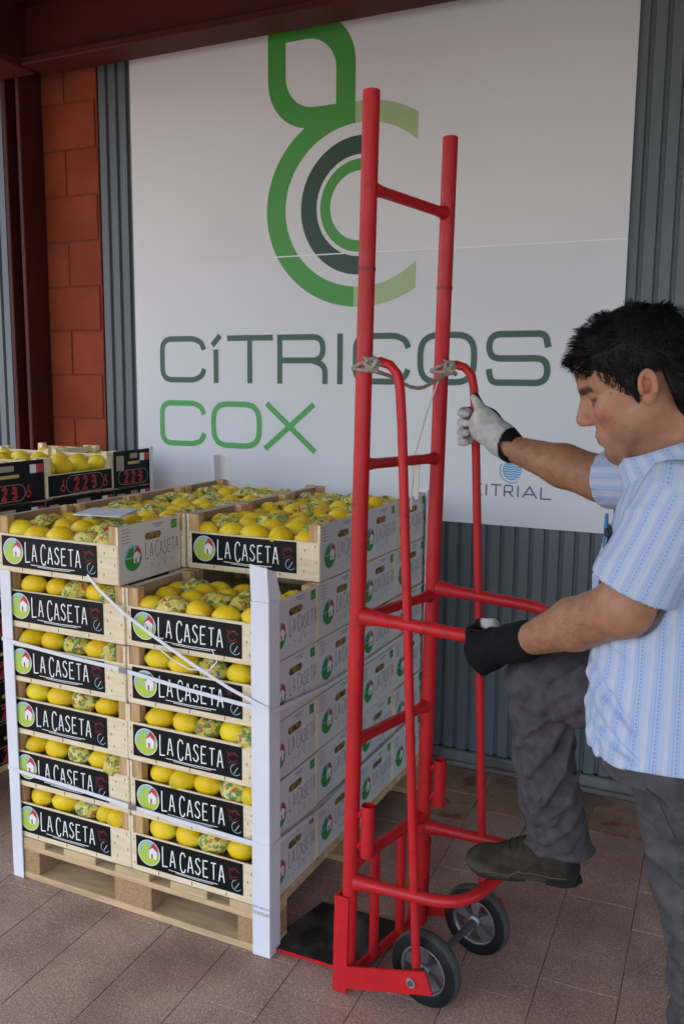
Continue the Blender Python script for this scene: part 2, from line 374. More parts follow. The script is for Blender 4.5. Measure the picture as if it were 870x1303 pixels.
# the big logo: open rings and a leaf
def ring(b, cx, cz, ro, ri, xmin, xmax, mi, n=160, half=0, kz=1, kzi=1):
    for i in (range(n) if not half else range(n//2) if half > 0 else range(n//2, n)):
        a0, a1 = 2*math.pi*i/n, 2*math.pi*(i+1)/n
        q = [(cx+ro*math.cos(a0), cz+kz*ro*math.sin(a0)), (cx+ro*math.cos(a1), cz+kz*ro*math.sin(a1)), (cx+ri*math.cos(a1), cz+kzi*ri*math.sin(a1)), (cx+ri*math.cos(a0), cz+kzi*ri*math.sin(a0))]
        out = q
        for lim, sg in ((xmin, 1), (xmax, -1)):
            res = []
            for j in range(len(out)):
                p, r_ = out[j], out[(j+1) % len(out)]; pi, qi = sg*(p[0]-lim) >= 0, sg*(r_[0]-lim) >= 0
                if pi: res.append(p)
                if pi != qi: tt = (lim-p[0])/(r_[0]-p[0]); res.append((lim, p[1]+tt*(r_[1]-p[1])))
            out = res
            if not out: break
        if len(out) >= 3: b.poly(out[::-1], pl, mi)
cx, cz = .492, 2.158
for nm, ro, ri, xa, xb, m_ in (('green_ring', .412, .327, -1, .467, M_lg), ('pale_ring_end', .412, .327, .4675, .722, M_pg), ('pale_ring_end', -.412, -.327, .4675, .722, M_pg), ('dark_ring', .257, .188, -1, .508, M_dg), ('inner_ring', .172, .129, -1, .508, M_lg)):
    b = MB(); ring(b, cx, cz, abs(ro), abs(ri), xa, xb, 0, half=0 if 'pale' not in nm else (1 if ro > 0 else -1), kz=.92 if abs(ro) > .3 else 1, kzi=.925 if abs(ro) > .3 else 1); b.build(nm, m_, ban)
# leaf: outer outline and hole, stitched as a band
def leafline(x0, x1, z0, z1, r, n=12):
    p = [(x0, z1)]                                              # sharp top left
    p += arc(x1-r, z1-r, r, 90, 0, n)                           # round top right
    p += [(x1, z0)]                                             # sharp bottom right
    p += arc(x0+r, z0+r, r, 270, 180, n)                        # round bottom left
    return p
o_ = leafline(.087, .4665, 2.462, 2.872, .19); h_ = leafline(.166, .386, 2.538, 2.788, .125)
N = len(o_); b = MB(); pf = lambda x, z: (x, YL-.0003, z)
b.add([pf(*p) for p in o_]+[pf(*p) for p in h_], [[i, (i+1) % N, N+(i+1) % N, N+i] for i in range(N)], 0)
b.build('leaf_logo', M_lg, ban)

# ================================================================== crates, fruit and pallets
M_pale = mat('poplar_ply', (.80, .67, .45, 1), .7, spec=.3, var=(14, (.70, .56, .35, 1), .38, .66, (1, 1, 6)), bump=(120, .12, .0006))
M_post = mat('crate_post_wood', (.58, .36, .17, 1), .75, var=(10, (.44, .25, .10, 1), .4, .65, (6, 6, 1)))
M_inner = mat('crate_inner_wood', (.40, .26, .13, 1), .8, var=(12, (.30, .18, .085, 1), .4, .65, (1, 1, 5)))
M_white = mat('white_printed_board', (.66, .64, .62, 1), .6, spec=.3, var=(4, (.60, .585, .57, 1), .4, .65))
M_black = mat('black_label_print', (.006, .006, .0065, 1), .5, spec=.18)
M_wht = mat('print_white', (.78, .78, .76, 1), .5)
M_red = mat('print_red', (.55, .03, .035, 1), .5)
M_dred = mat('print_dull_red', (.22, .018, .02, 1), .5)
M_pgreen = mat('print_green', (.025, .27, .045, 1), .5)
M_lime = mat('print_lime', (.42, .56, .055, 1), .5)
M_sky = mat('print_sky_blue', (.24, .50, .60, 1), .5)
M_ink = mat('print_ink', (.055, .05, .055, 1), .5)
M_pink = mat('print_pink_grey', (.42, .33, .36, 1), .5)
M_slot = mat('handle_slot', (.30, .185, .05, 1), .8, var=(60, (.06, .035, .015, 1), .45, .6))
M_staple = mat('staple', (.10, .09, .085, 1), .5, .6)
M_gold = mat('print_gold', (.50, .36, .10, 1), .5)
M_beige = mat('print_beige', (.36, .28, .20, 1), .5)

def lemon_mat():
    m = bpy.data.materials.new('lemon_skin'); m.use_nodes = True; n = m.node_tree.nodes; L = m.node_tree.links; b = n['Principled BSDF']
    b.inputs['Roughness'].default_value = .42; b.inputs['Specular IOR Level'].default_value = .32; b.inputs['Subsurface Weight'].default_value = .06
    b.inputs['Subsurface Radius'].default_value = (.01, .006, .002); b.inputs['Subsurface Scale'].default_value = .4
    tc = n.new('ShaderNodeTexCoord'); oi = n.new('ShaderNodeObjectInfo')
    cr = n.new('ShaderNodeValToRGB'); e = cr.color_ramp.elements
    e[0].position = 0; e[0].color = (.82, .56, .010, 1); e[1].position = 1; e[1].color = (.87, .66, .020, 1)
    x = e.new(.5); x.color = (.82, .53, .007, 1)
    L.new(oi.outputs['Random'], cr.inputs[0])
    sp = n.new('ShaderNodeSeparateXYZ'); L.new(tc.outputs['Object'], sp.inputs[0])
    ab = n.new('ShaderNodeMath'); ab.operation = 'ABSOLUTE'; L.new(sp.outputs[0], ab.inputs[0])
    mr = n.new('ShaderNodeMapRange'); mr.inputs[1].default_value = .034; mr.inputs[2].default_value = .047; L.new(ab.outputs[0], mr.inputs[0])
    mx = n.new('ShaderNodeMix'); mx.data_type = 'RGBA'; mx.inputs[7].default_value = (.40, .38, .03, 1)
    L.new(mr.outputs[0], mx.inputs[0]); L.new(cr.outputs[0], mx.inputs[6]); L.new(mx.outputs[2], b.inputs['Base Color'])
    vo = n.new('ShaderNodeTexVoronoi'); vo.inputs['Scale'].default_value = 330; L.new(tc.outputs['Object'], vo.inputs['Vector'])
    bp = n.new('ShaderNodeBump'); bp.inputs['Strength'].default_value = .6; bp.inputs['Distance'].default_value = .0012
    L.new(vo.outputs['Distance'], bp.inputs['Height']); L.new(bp.outputs[0], b.inputs['Normal'])
    return m
def tissue_mat(name, base):
    m = bpy.data.materials.new(name); m.use_nodes = True; n = m.node_tree.nodes; L = m.node_tree.links; b = n['Principled BSDF']
    b.inputs['Roughness'].default_value = .6
    tc = n.new('ShaderNodeTexCoord'); oi = n.new('ShaderNodeObjectInfo')
    ad = n.new('ShaderNodeVectorMath'); ad.operation = 'ADD'; cmb = n.new('ShaderNodeCombineXYZ')
    for i in range(3): L.new(oi.outputs['Random'], cmb.inputs[i])
    L.new(tc.outputs['Object'], ad.inputs[0]); L.new(cmb.outputs[0], ad.inputs[1])
    last = None
    def layer(scale, col, lo, hi, off, prev):
        nz = n.new('ShaderNodeTexNoise'); nz.inputs['Scale'].default_value = scale; nz.inputs['Detail'].default_value = 2.5
        of = n.new('ShaderNodeVectorMath'); of.operation = 'ADD'; of.inputs[1].default_value = (off, off*1.7, -off)
        L.new(ad.outputs[0], of.inputs[0]); L.new(of.outputs[0], nz.inputs['Vector'])
        mr = n.new('ShaderNodeMapRange'); mr.inputs[1].default_value = lo; mr.inputs[2].default_value = hi; L.new(nz.outputs[0], mr.inputs[0])
        mx = n.new('ShaderNodeMix'); mx.data_type = 'RGBA'; mx.inputs[7].default_value = col; L.new(mr.outputs[0], mx.inputs[0])
        if prev is None: mx.inputs[6].default_value = base
        else: L.new(prev, mx.inputs[6])
        return mx.outputs[2]
    last = layer(62, (.13, .26, .05, 1), .51, .56, 1.3, None)
    last = layer(80, (.68, .60, .30, 1), .57, .61, 4.1, last)
    last = layer(60, (.52, .09, .03, 1), .60, .63, 7.7, last)
    last = layer(48, (.07, .19, .17, 1), .62, .65, 9.9, last)
    L.new(last, b.inputs['Base Color'])
    nb = n.new('ShaderNodeTexNoise'); nb.inputs['Scale'].default_value = 60; nb.inputs['Detail'].default_value = 3; L.new(ad.outputs[0], nb.inputs['Vector'])
    bp = n.new('ShaderNodeBump'); bp.inputs['Strength'].default_value = .6; bp.inputs['Distance'].default_value = .004
    L.new(nb.outputs[0], bp.inputs['Height']); L.new(bp.outputs[0], b.inputs['Normal'])
    return m
M_lemon = lemon_mat()
M_tissue = tissue_mat('printed_tissue', (.66, .52, .08, 1))
M_liner = tissue_mat('printed_liner', (.50, .42, .10, 1))

def lemon_mesh(seed, wrap=False):
    rs = random.Random(seed); b = MB(); n = 16
    prof = [(-.046, .0), (-.0455, .004), (-.043, .0075), (-.0385, .0125), (-.032, .020), (-.022, .0265), (-.010, .0300), (.002, .0310), (.014, .0295), (.025, .0245), (.033, .0175), (.039, .0100), (.043, .0058), (.045, .0)]
    ph = [rs.uniform(0, 6.28) for _ in range(3)]; vs = []; el = rs.uniform(.9, 1.04)
    for x, r in prof:
        for k in range(n):
            a = 2*math.pi*k/n
            q = 1+.03*math.sin(2*a+ph[0]+x*30)+.018*math.sin(3*a+ph[1])
            if wrap: q = q*1.04+.05*math.sin(5*a+ph[2]+x*90)*math.sin(x*120+ph[0])+.055*rs.uniform(-1, 1)
            vs.append((x*el*(1.03 if wrap else 1), r*q*math.cos(a), r*q*math.sin(a)))
    fs = [[i*n+k, i*n+(k+1) % n, (i+1)*n+(k+1) % n, (i+1)*n+k] for i in range(len(prof)-1) for k in range(n)]
    b.add(vs, [f[::-1] for f in fs], 0, not wrap)
    return b.mesh('wrapped_lemon' if wrap else 'lemon', M_tissue if wrap else M_lemon)
LEM = [lemon_mesh(i) for i in range(4)]; WRP = [lemon_mesh(20+i, True) for i in range(3)]

# hand-drawn capitals in a unit cell (width .5, height 1)
GL = {'L': [[(.02, 1), (0, .5), (.01, 0), (.48, .03)]], 'A': [[(0, 0), (.2, .98), (.28, .98), (.5, 0)], [(.09, .33), (.42, .36)]],
      'C': [[(.5, .82), (.4, .97), (.22, 1), (.06, .85), (0, .5), (.06, .14), (.22, 0), (.4, .03), (.5, .2)]],
      'S': [[(.46, .85), (.3, 1), (.1, .93), (.04, .74), (.2, .56), (.38, .42), (.46, .22), (.3, .02), (.08, .05), (0, .2)]],
      'E': [[(.45, 1), (.03, .98), (0, .5), (.02, 0), (.46, .02)], [(.02, .52), (.36, .52)]], 'T': [[(0, .97), (.5, 1)], [(.25, .98), (.24, 0)]],
      '2': [[(.02, .78), (.1, .96), (.3, 1), (.46, .84), (.42, .62), (.02, .03), (.5, .03)]], '3': [[(.03, .9), (.25, 1), (.46, .86), (.42, .62), (.2, .53), (.45, .44), (.5, .2), (.3, 0), (.04, .08)]]}
def word(b, txt, x0, z0, ch, cw, gap, wd, place, mi, big=(), jit=0, seed=0):
    rs = random.Random(seed); x = x0
    for i, c in enumerate(txt):
        if c == ' ': x += cw*.5; continue
        k = 1.22 if i in big else 1; dz = rs.uniform(-jit, jit)
        for s in GL[c]: b.ribbon([(x+px*2*cw, z0+dz+pz*ch*k-(ch*.10 if k > 1 else 0)) for px, pz in s], wd, place, mi)
        x += cw+gap
    return x
def emblem(b, cx, cz, r, place, place2, place3, ms):
    """round house emblem: ms = (sky, field, white, red) slots"""
    b.poly(arc(cx, cz, r, 0, 180, 14)[::-1], place, ms[0]); b.poly(arc(cx, cz, r, 180, 360, 14)[::-1], place, ms[1])
    b.poly([(cx-.9*r, cz+.1*r), (cx-.45*r, cz+.75*r), (cx+.05*r, cz+.85*r), (cx+.0*r, cz+.1*r)][::-1], place2, ms[1])
    b.poly([(cx+.02*r, cz-.42*r), (cx+.68*r, cz-.42*r), (cx+.78*r, cz+.25*r), (cx+.38*r, cz+.52*r), (cx+.02*r, cz+.22*r)], place2, ms[2])
    b.poly([(cx+.38*r, cz+.5*r), (cx+.92*r, cz+.12*r), (cx+.80*r, cz+.62*r), (cx+.45*r, cz+.92*r), (cx-.02*r, cz+.25*r)], place3, ms[3])
    b.poly([(cx+.22*r, cz-.4*r), (cx+.38*r, cz-.4*r), (cx+.38*r, cz-.02*r), (cx+.22*r, cz-.02*r)], place3, ms[3])

CW, CD, CH, PITCH = .434, .279, .1595, .1622     # crate width, depth, height, stacking pitch
def crate_meshes():
    D = {}
    b = MB(); b.bbox(.004, CW-.004, .004, CD-.004, 0, .007, .001); D['base_board'] = b.mesh('base_board', M_inner)
    ph = .111
    # front panel: thin board with wide pale border
    b = MB(); b.bbox(0, CW, 0, .006, .001, ph, .0012); D['front_panel'] = b.mesh('front_panel', M_pale)
    b = MB(); b.bbox(0, CW, CD-.006, CD, .001, ph, .0012); D['back_panel'] = b.mesh('back_panel', M_pale)
    # corner posts (square blocks inside the corners)
    for nm, x0, y0 in (('a', .004, .0065), ('b', CW-.034, .0065), ('c', .004, CD-.0335), ('d', CW-.034, CD-.0335)):
        b = MB(); b.bbox(x0, x0+.030, y0, y0+.027, .007, CH, .0012); D['post_'+nm] = b.mesh('corner_post', M_post)
    # side boards, printed on the outside
    for sgn, nm in ((1, 'right'), (-1, 'left')):
        b = MB(); x0, x1 = (CW-.0035, CW+.0005) if sgn > 0 else (-.0005, .0035)
        b.bbox(x0, x1, .009, CD-.009, .004, CH-.001, .0008)
        D['side_'+nm] = b.mesh('side_panel', M_white)
        b = MB(); xi = (CW-.0075, CW-.0037) if sgn > 0 else (.0037, .0075)
        b.bbox(xi[0], xi[1], .034, CD-.034, .008, CH-.004, .0008); D['liner_'+nm] = b.mesh('side_lining', M_inner)
        # wood edges above and below the printed board
        b = MB(); b.bbox(x0-.0008, x1+.0004, .002, CD-.002, 0, .0036, .0005); b.bbox(x0-.003, x1+.0007, .002, .0085, .0038, CH-.001, .0005); b.bbox(x0-.003, x1+.0007, CD-.0085, CD-.002, .0038, CH-.001, .0005)
        D['edge_'+nm] = b.mesh('wood_edge', M_pale)
    # black front label with lettering
    b = MB(); x0, x1, z0, z1 = .016, .364, .018, .1065
    b.box(x0, x1, -.0012, 0, z0, z1); D['label'] = b.mesh('front_label', M_black)
    f1 = lambda x, z: (x, -.0018, z); f2 = lambda x, z: (x, -.0022, z); f3 = lambda x, z: (x, -.0026, z)
    b = MB(); emblem(b, .060, .064, .0355, f1, f2, f3, (0, 1, 2, 3)); b.ribbon(arc(.060, .064, .0368, 0, 360, 24), .002, f1, 2); D['emblem'] = b.mesh('house_emblem', [M_sky, M_lime, M_wht, M_red])
    b = MB(); word(b, 'LA CASETA', .106, .040, .047, .0170, .0080, .0037, f1, 0, big=(0, 3), jit=.0012, seed=2)
    b.ribbon([(.125, .0305), (.20, .0285), (.285, .0300)], .0020, f1, 0); b.ribbon([(.15, .0262), (.22, .0245), (.27, .0258)], .0014, f1, 0); D['lettering'] = b.mesh('lettering', M_wht)
    b = MB()
    b.ribbon(arc(.335, .075, .013, 20, 330, 12), .0016, f1, 0); b.ribbon(arc(.345, .042, .015, 100, 330, 12), .0018, f1, 1); b.ribbon([(.318, .088), (.330, .080), (.342, .090), (.355, .078)], .0018, f1, 0)
    b.ribbon([(.322, .060), (.335, .055), (.350, .062)], .0016, f1, 0); b.ribbon([(.340, .032), (.352, .050)], .0014, f1, 2)
    D['doodle'] = b.mesh('red_line_drawing', [M_dred, M_sky, M_wht])
    # print on the white side board
    for sgn, nm in ((1, 'right'),):
        xs = CW+.0009
        s1 = lambda y, z: (xs, y, z); s2 = lambda y, z: (xs+.0004, y, z); s3 = lambda y, z: (xs+.0008, y, z)
        b = MB()
        # emblem seen from +X: left is low y
        emblem(b, .064, .066, .036, s1, s2, s3, (0, 1, 2, 3))
        D['side_emblem'] = b.mesh('house_emblem', [M_sky, M_pgreen, M_wht, M_red])
        b = MB(); word(b, 'LA CASETA', .118, .058, .038, .0135, .0052, .0020, s1, 0, big=(0, 3), jit=.002, seed=4)
        for q in range(5): b.ribbon([(.11+q*.03, .030+.006*math.sin(q*2)), (.122+q*.03, .036-.005*math.cos(q))], .0012, s1, 0)
        b.ribbon([(.150, .148), (.198, .148)], .002, s1, 0); b.ribbon([(.160, .141), (.190, .142)], .002, s1, 0); b.ribbon([(.140, .015), (.140, .030)], .0012, s1, 1)
        b.ribbon([(.205, .040), (.205, .058)], .0016, s1, 1); b.ribbon([(.17, .022), (.19, .05), (.21, .022)], .001, s1, 0)
        D['side_lettering'] = b.mesh('side_lettering', [M_ink, M_red])
        b = MB()
        for q in range(5): b.ribbon([(.018, .112+q*.009), (.048+.006*(q % 2), .112+q*.009)], .0035, s1, 0)
        D['side_lines'] = b.mesh('printed_lines', M_pink)
        b = MB(); b.poly([(.236, .124), (.262, .124), (.262, .150), (.236, .150)], s1, 0); b.ribbon([(.242, .130), (.256, .144)], .003, s2, 1); D['green_mark'] = b.mesh('green_mark', [M_pgreen, M_lime])
        b = MB(); b.poly(arc(.125, .117, .010, 90, 270, 6)+arc(.178, .117, .010, -90, 90, 6), s1, 0); D['slot'] = b.mesh('hand_slot', M_slot)
    # staples
    b = MB()
    for x, z in ((.008, .02), (.007, .088), (.386, .024), (.389, .083), (.424, .051), (.421, .095), (.377, .058)):
        for z in (z,): b.box(x, x+.0016, -.0009, .0005, z, z+.007)
    for x in (.09, .20, .31): b.box(x, x+.0018, -.0009, .0005, .006, .016)
    D['staples'] = b.mesh('staples', M_staple)
    # fruit liner inside (layers underneath are hidden)
    b = MB(); b.bbox(.036, CW-.036, .0345, CD-.0345, .008, .088, .004); b.box(.009, .035, .0345, CD-.0345, .008, .084); b.box(CW-.035, CW-.009, .0345, CD-.0345, .008, .084)
    b.box(.036, CW-.036, .008, .0335, .008, .084); D['liner'] = b.mesh('paper_liner', M_liner)
    return D
CM = crate_meshes()
def crate(x, y, z, label, rz=0, front=True, side=True, dz=0):
    t = thing('fruit_crate', label, 'crate', (x, y, z), rs.uniform(-.0035, .0035), 'wooden lemon crates on the pallet')
    tw, tz = rs.uniform(-.007, .007), rs.uniform(-.0015, .0015)
    link('base_board', CM['base_board'], t)
    fp = link('front_panel', CM['front_panel'], t); link('back_panel', CM['back_panel'], t)
    for q in 'abcd': link('corner_post', CM['post_'+q], t)
    for nm in ('right', 'left'):
        sp = link('side_panel', CM['side_'+nm], t); link('side_lining', CM['liner_'+nm], t); link('wood_edge', CM['edge_'+nm], t)
        if nm == 'right' and side:
            for k, n in (('side_emblem', 'house_emblem'), ('side_lettering', 'side_lettering'), ('side_lines', 'printed_lines'), ('green_mark', 'green_mark'), ('slot', 'hand_slot')): tag(link(n, CM[k], sp), kind='stuff' if n == 'side_lettering' else None)
    if front:
        for k, n in (('label', 'front_label'), ('emblem', 'house_emblem'), ('lettering', 'lettering'), ('doodle', 'red_line_drawing'), ('staples', 'staples')): tag(link(n, CM[k], fp, (0, 0, 0 if n == 'staples' else tz)), kind='stuff' if n == 'staples' else None).rotation_euler = (0, 0 if n == 'staples' else tw, 0)
    link('paper_liner', CM['liner'], t)
    return t

ORD = ['first', 'second', 'third', 'fourth', 'fifth', 'sixth']
ZB = .1318
rs = random.Random(11)
NTH = ['first', 'second', 'third', 'fourth', 'fifth', 'sixth']
def fruit(x, y, z, rx, ry, rz, label, wrapped=False, group='lemons lying in the crates'):
    me = rs.choice(WRP if wrapped else LEM)
    o = link('wrapped_lemon' if wrapped else 'lemon', me, None, (x, y, z))
    o.rotation_euler = (rx, ry, rz); k = rs.uniform(1.0, 1.13); o.scale = (k, k, k)
    tag(o, label, 'wrapped lemon' if wrapped else 'lemon', ('wrapped ' if wrapped else '')+group)
def front_row(cx, cy, cz, where, rr):
    """one row of fruit looking out above the front label"""
    x = .038; nth = 0
    pat = rr.choice(['LLWLL', 'LLWLW', 'LWLLL', 'LLWLL', 'LLLWL'])
    for c in pat:
        turn = rr.choice([0, 0, .25, -.25, 1.25, .5]); ln = .046 if abs(turn) < .7 else .034
        if x+2*ln*.86 > CW-.028: ln = max(.033, (CW-.030-x)/2); turn = 1.3
        xx = x+ln*.9; x += ln*1.86
        if xx > CW-.055: xx = min(xx, CW-.060)
        fruit(cx+xx, cy+.042+rr.uniform(-.003, .004), cz+.1215+rr.uniform(-.002, .002), rr.uniform(0, 6), rr.uniform(-.1, .1), turn,
              ('tissue wrapped lemon, ' if c == 'W' else 'yellow lemon, ')+NTH[nth]+' behind label of '+where, c == 'W'); nth += 1
        if x > CW-.075: break
def top_fill(cx, cy, cz, where, rr, pw=.38, rows=4):
    """heaped fruit filling an open crate"""
    for j in range(rows):
        n = 5; y = .040+j*(CD-.080)/(rows-1)
        for i in range(n):
            xx = .052+i*(CW-.104)/(n-1)+(.008 if j % 2 else -.008)*(1 if 0 < i < n-1 else 0)
            wr = rr.random() < (pw if j > 0 else .22)
            fruit(cx+xx+rr.uniform(-.004, .004), cy+y+rr.uniform(-.004, .004), cz+.106+(.008 if 0 < j < rows-1 else 0)+rr.uniform(-.003, .005), rr.uniform(0, 6), rr.uniform(-.25, .25), rr.choice([0, .2, -.3, .6, 2.6, 1.2])+rr.uniform(-.15, .15),
                  ('tissue wrapped lemon, ' if wr else 'yellow lemon, ')+NTH[i]+' of strip '+['one', 'two', 'three', 'four'][j]+', '+where, wr)
M_sheet_t = tissue_mat('tissue_sheet', (.66, .54, .09, 1))
def tissue_sheet(x, y, z, rr, where, sx=.085, sy=.06):
    """crumpled piece of printed tissue tucked over the fruit"""
    b = MB(); nx, ny = 11, 9; vs = []; ph = [rr.uniform(0, 6) for _ in range(5)]
    for i in range(nx+1):
        for j in range(ny+1):
            u, v = i/nx*2-1, j/ny*2-1; k = 1+.16*math.sin(3*math.atan2(v, u)+ph[0])+.08*math.sin(7*math.atan2(v, u)+ph[1])
            h = .010*math.cos(u*2.2+ph[2]*.3)*math.cos(v*2.0)+.005*math.sin(u*7+ph[3])*math.sin(v*6+ph[4])+rr.uniform(-.003, .003)-.012*(u*u+v*v)
            vs.append((u*sx*k+rr.uniform(-.003, .003), v*sy*k+rr.uniform(-.003, .003), h))
    fs = [[i*(ny+1)+j, (i+1)*(ny+1)+j, (i+1)*(ny+1)+j+1, i*(ny+1)+j+1] for i in range(nx) for j in range(ny)]
    b.add(vs, fs, 0, False); o = b.build('tissue_paper', M_sheet_t, None, (x, y, z), rr.uniform(0, 3))
    tag(o, 'crumpled tissue over fruit in '+where, 'tissue paper', 'printed tissue papers over the fruit')
CRATES = {}
for c, cname in enumerate(('outer', 'truck side')):
    for r in range(4):
        rname = ['front row', 'second row', 'third row', 'rear row'][r]
        layers = 5 if (c == 1 and r == 0) else 6
        for k in range(layers):
            jx, jy = rs.uniform(-.0025, .0025), rs.uniform(-.002, .002)
            if k == layers-1 and c == 0 and r == 0: jx = -.012; jy = -.004
            x = c*.4405+.0025+jx; y = r*.2822+jy+.001; z = ZB+k*PITCH
            pos = '%s layer up, %s column, %s' % (ORD[k], cname, rname)
            lab = ('black labelled ' if r == 0 else 'pale sided ')+('open lemon crate, ' if k == layers-1 else 'lemon crate, ')+pos
            crate(x, y, z, lab, front=(r == 0 or (c == 1 and r == 1 and k == 5)), side=(c == 1 or (c == 0 and r == 0 and k == 5)))
            rr = random.Random(100*c+10*r+k)
            where = '%s crate, %s column, %s' % ('open top' if k == layers-1 else ORD[k]+' layer', cname, rname)
            if k == layers-1:
                top_fill(x, y, z, where, rr, .30)
                for q in range(3): tissue_sheet(x+.09+.125*q+rr.uniform(-.02, .02), y+CD*.5+rr.uniform(-.06, .07), z+.144+rr.uniform(-.002, .004), rr, NTH[q]+' third of '+where.replace(' crate,', ','), rr.uniform(.045, .068), rr.uniform(.035, .05))
            elif r == 0: front_row(x, y, z, where, rr)

# pallets ---------------------------------------------------------------------
M_pal = mat('pallet_wood', (.62, .44, .23, 1), .8, var=(7, (.46, .31, .155, 1), .38, .66, (1, 6, 6)), bump=(90, .3, .001))
M_chip = mat('pallet_block_chipboard', (.42, .26, .12, 1), .9, var=(160, (.31, .18, .08, 1), .42, .62), bump=(120, .5, .001))
def pallet(loc, X, Y, label, H=ZB):
    t = thing('pallet', label, 'pallet', loc, 0, 'wooden pallets'); e = .0005
    for x0, x1 in ((0, .10), (X/2-.07, X/2+.07), (X-.10, X)):
        pass
    # bottom boards run across the front (X) at three depths
    for y0, y1 in ((0, .10), (Y/2-.06, Y/2+.06), (Y-.10, Y)):
        b = MB(); b.bbox(0, X, y0, y1, .001, .021, .002); b.build('bottom_board', M_pal, t)
        for x0, x1 in ((0, .095), (X/2-.065, X/2+.065), (X-.095, X)):
            b = MB(); b.bbox(x0, x1, y0+.001, y1-.001, .0215, .0925, .002); b.build('block', M_chip, t)
        b = MB(); b.bbox(0, X, y0, y1, .093, .1095, .002); b.build('stringer_board', M_pal, t)
    n = 5
    for i in range(n):
        x0 = i*(X-.12)/(n-1)
        b = MB(); b.bbox(x0, x0+.12, 0, Y, .110, H-.0003, .002); b.build('deck_board', M_pal, t)
pallet((0, -.002, 0), .884, 1.132, 'light wooden pallet under the black labelled lemon crates')
pallet((-1.25, .02, 0), .85, 1.20, 'wooden pallet under the black and red crates')

# cardboard corner posts, bands -------------------------------------------------
M_card = mat('white_cardboard', (.73, .73, .755, 1), .65, var=(5, (.67, .67, .70, 1), .4, .65))
M_strap = mat('white_strap', (.70, .71, .73, 1), .35)
M_seal = mat('strap_seal', (.30, .30, .29, 1), .4, .7)
def angle_post(x, y, sx, sy, z0, z1, label, wf=.046, ws=.052, th=.004, lean=0):
    """L-shaped edge protector: flange along X towards sx, flange along Y towards sy"""
    t = thing('corner_post', label, 'cardboard post', (x, y, 0), 0, 'cardboard corner posts of the stacks')
    b = MB(); X = sorted((0, sx*wf)); Y = sorted((0, sy*ws))
    b.bbox(X[0], X[1], *sorted((0, sy*th)), z0, z1, .0008); b.build('front_flange', M_card, t)
    b = MB(); b.bbox(*sorted((0, sx*th)), *sorted((sy*(th+.0004), sy*ws)), z0, z1, .0008); b.build('side_flange', M_card, t)
    return t
tR = angle_post(.8915, -.0085, -1, 1, .002, .952, 'tall white cardboard corner post with folded top, between front labels and pale crate sides', .052, .056)
# folded top flap of the post
b = MB(); b.add([(-.050, 0, .953), (0, 0, .953), (-.012, .012, 1.035), (-.062, .012, 1.042), (-.050, .004, .9532), (0, .004, .9532), (-.012, .016, 1.035), (-.062, .016, 1.042)], [(0,1,2,3),(7,6,5,4),(0,3,7,4),(3,2,6,7),(2,1,5,6),(1,0,4,5)])
b.build('folded_flap', M_card, tR)
b = MB(); b.add([(.001, .001, .9535), (.004, .054, .957), (-.006, .046, 1.022), (-.0118, .013, 1.034), (-.003, .001, .9535), (0, .054, .957), (-.010, .046, 1.022), (-.0158, .013, 1.034)], [(0,1,2,3),(7,6,5,4),(0,3,7,4),(3,2,6,7),(2,1,5,6),(1,0,4,5)])
b.build('side_flap', M_card, tR)
b = MB(); b.bbox(-.053, .0008, -.0012, -.0002, .118, .128, .0003, 0); b.bbox(-.053, .0008, -.0012, -.0002, .136, .142, .0003, 0); b.build('staple_strip', mat('dull_tape', (.33, .31, .29, 1), .5, var=(200, (.6, .58, .55, 1), .4, .6)), tR)
angle_post(-.003, -.0085, 1, 1, .002, .948, 'slim white cardboard corner post at the outer edge of the black labels', .040, .05)
angle_post(.8915, 1.1375, -1, -1, .0, 1.115, 'white cardboard corner post at the rear of the pale crate sides', .045, .045)
angle_post(-.003, 1.1375, 1, -1, .0, 1.20, 'white cardboard corner post rising behind the rear lemon crate by the wall', .05, .05)

def band(pts, wd, label, up=(0, 0, 1), th=.0012, name='strap_band'):
    """flat strap through 3D points; width along up"""
    b = MB(); P = [Vector(p) for p in pts]; n = len(P); vs = []
    for i, p in enumerate(P):
        t = (P[min(i+1, n-1)]-P[max(i-1, 0)]).normalized(); u = Vector(up); u = (u-t*u.dot(t)).normalized(); q = t.cross(u)
        for a, c in ((-1, -1), (1, -1), (1, 1), (-1, 1)): vs.append(p+u*(a*wd/2)+q*(c*th/2))
    fs = [[i*4+k, i*4+(k+1) % 4, (i+1)*4+(k+1) % 4, (i+1)*4+k] for i in range(n-1) for k in range(4)]+[[3, 2, 1, 0], [n*4-4, n*4-3, n*4-2, n*4-1]]
    b.add(vs, fs); return tag(b.build(name, M_strap), label, 'strap', 'white straps around the stack')
yb = -.0100
o = band([(-.006, .05, .748), (-.0045, yb, .742), (.05, yb, .737), (.25, yb-.002, .724), (.42, yb-.001, .716), (.65, yb-.002, .694), (.84, yb, .680), (.893, yb, .676), (.8936, .03, .668), (.8932, .3, .642), (.8932, .6, .636), (.8932, .95, .640), (.8935, 1.139, .645)], .011, 'white plastic strap around the stack at the fourth crate layer')
b = MB(); b.bbox(.425, .452, yb-.0045, yb-.0022, .706, .720, .0004); b.build('seal', M_seal, o)
o = band([(-.006, .05, .352), (-.0045, yb, .348), (.05, yb, .343), (.25, yb-.001, .336), (.45, yb-.001, .326), (.84, yb, .314), (.893, yb, .312), (.8936, .03, .308), (.8932, .3, .285), (.8932, .6, .300), (.8935, 1.139, .31)], .011, 'white plastic strap around the stack at the second crate layer')
b = MB(); b.bbox(.445, .472, yb-.0042, yb-.0022, .318, .332, .0004); b.build('seal', M_seal, o)
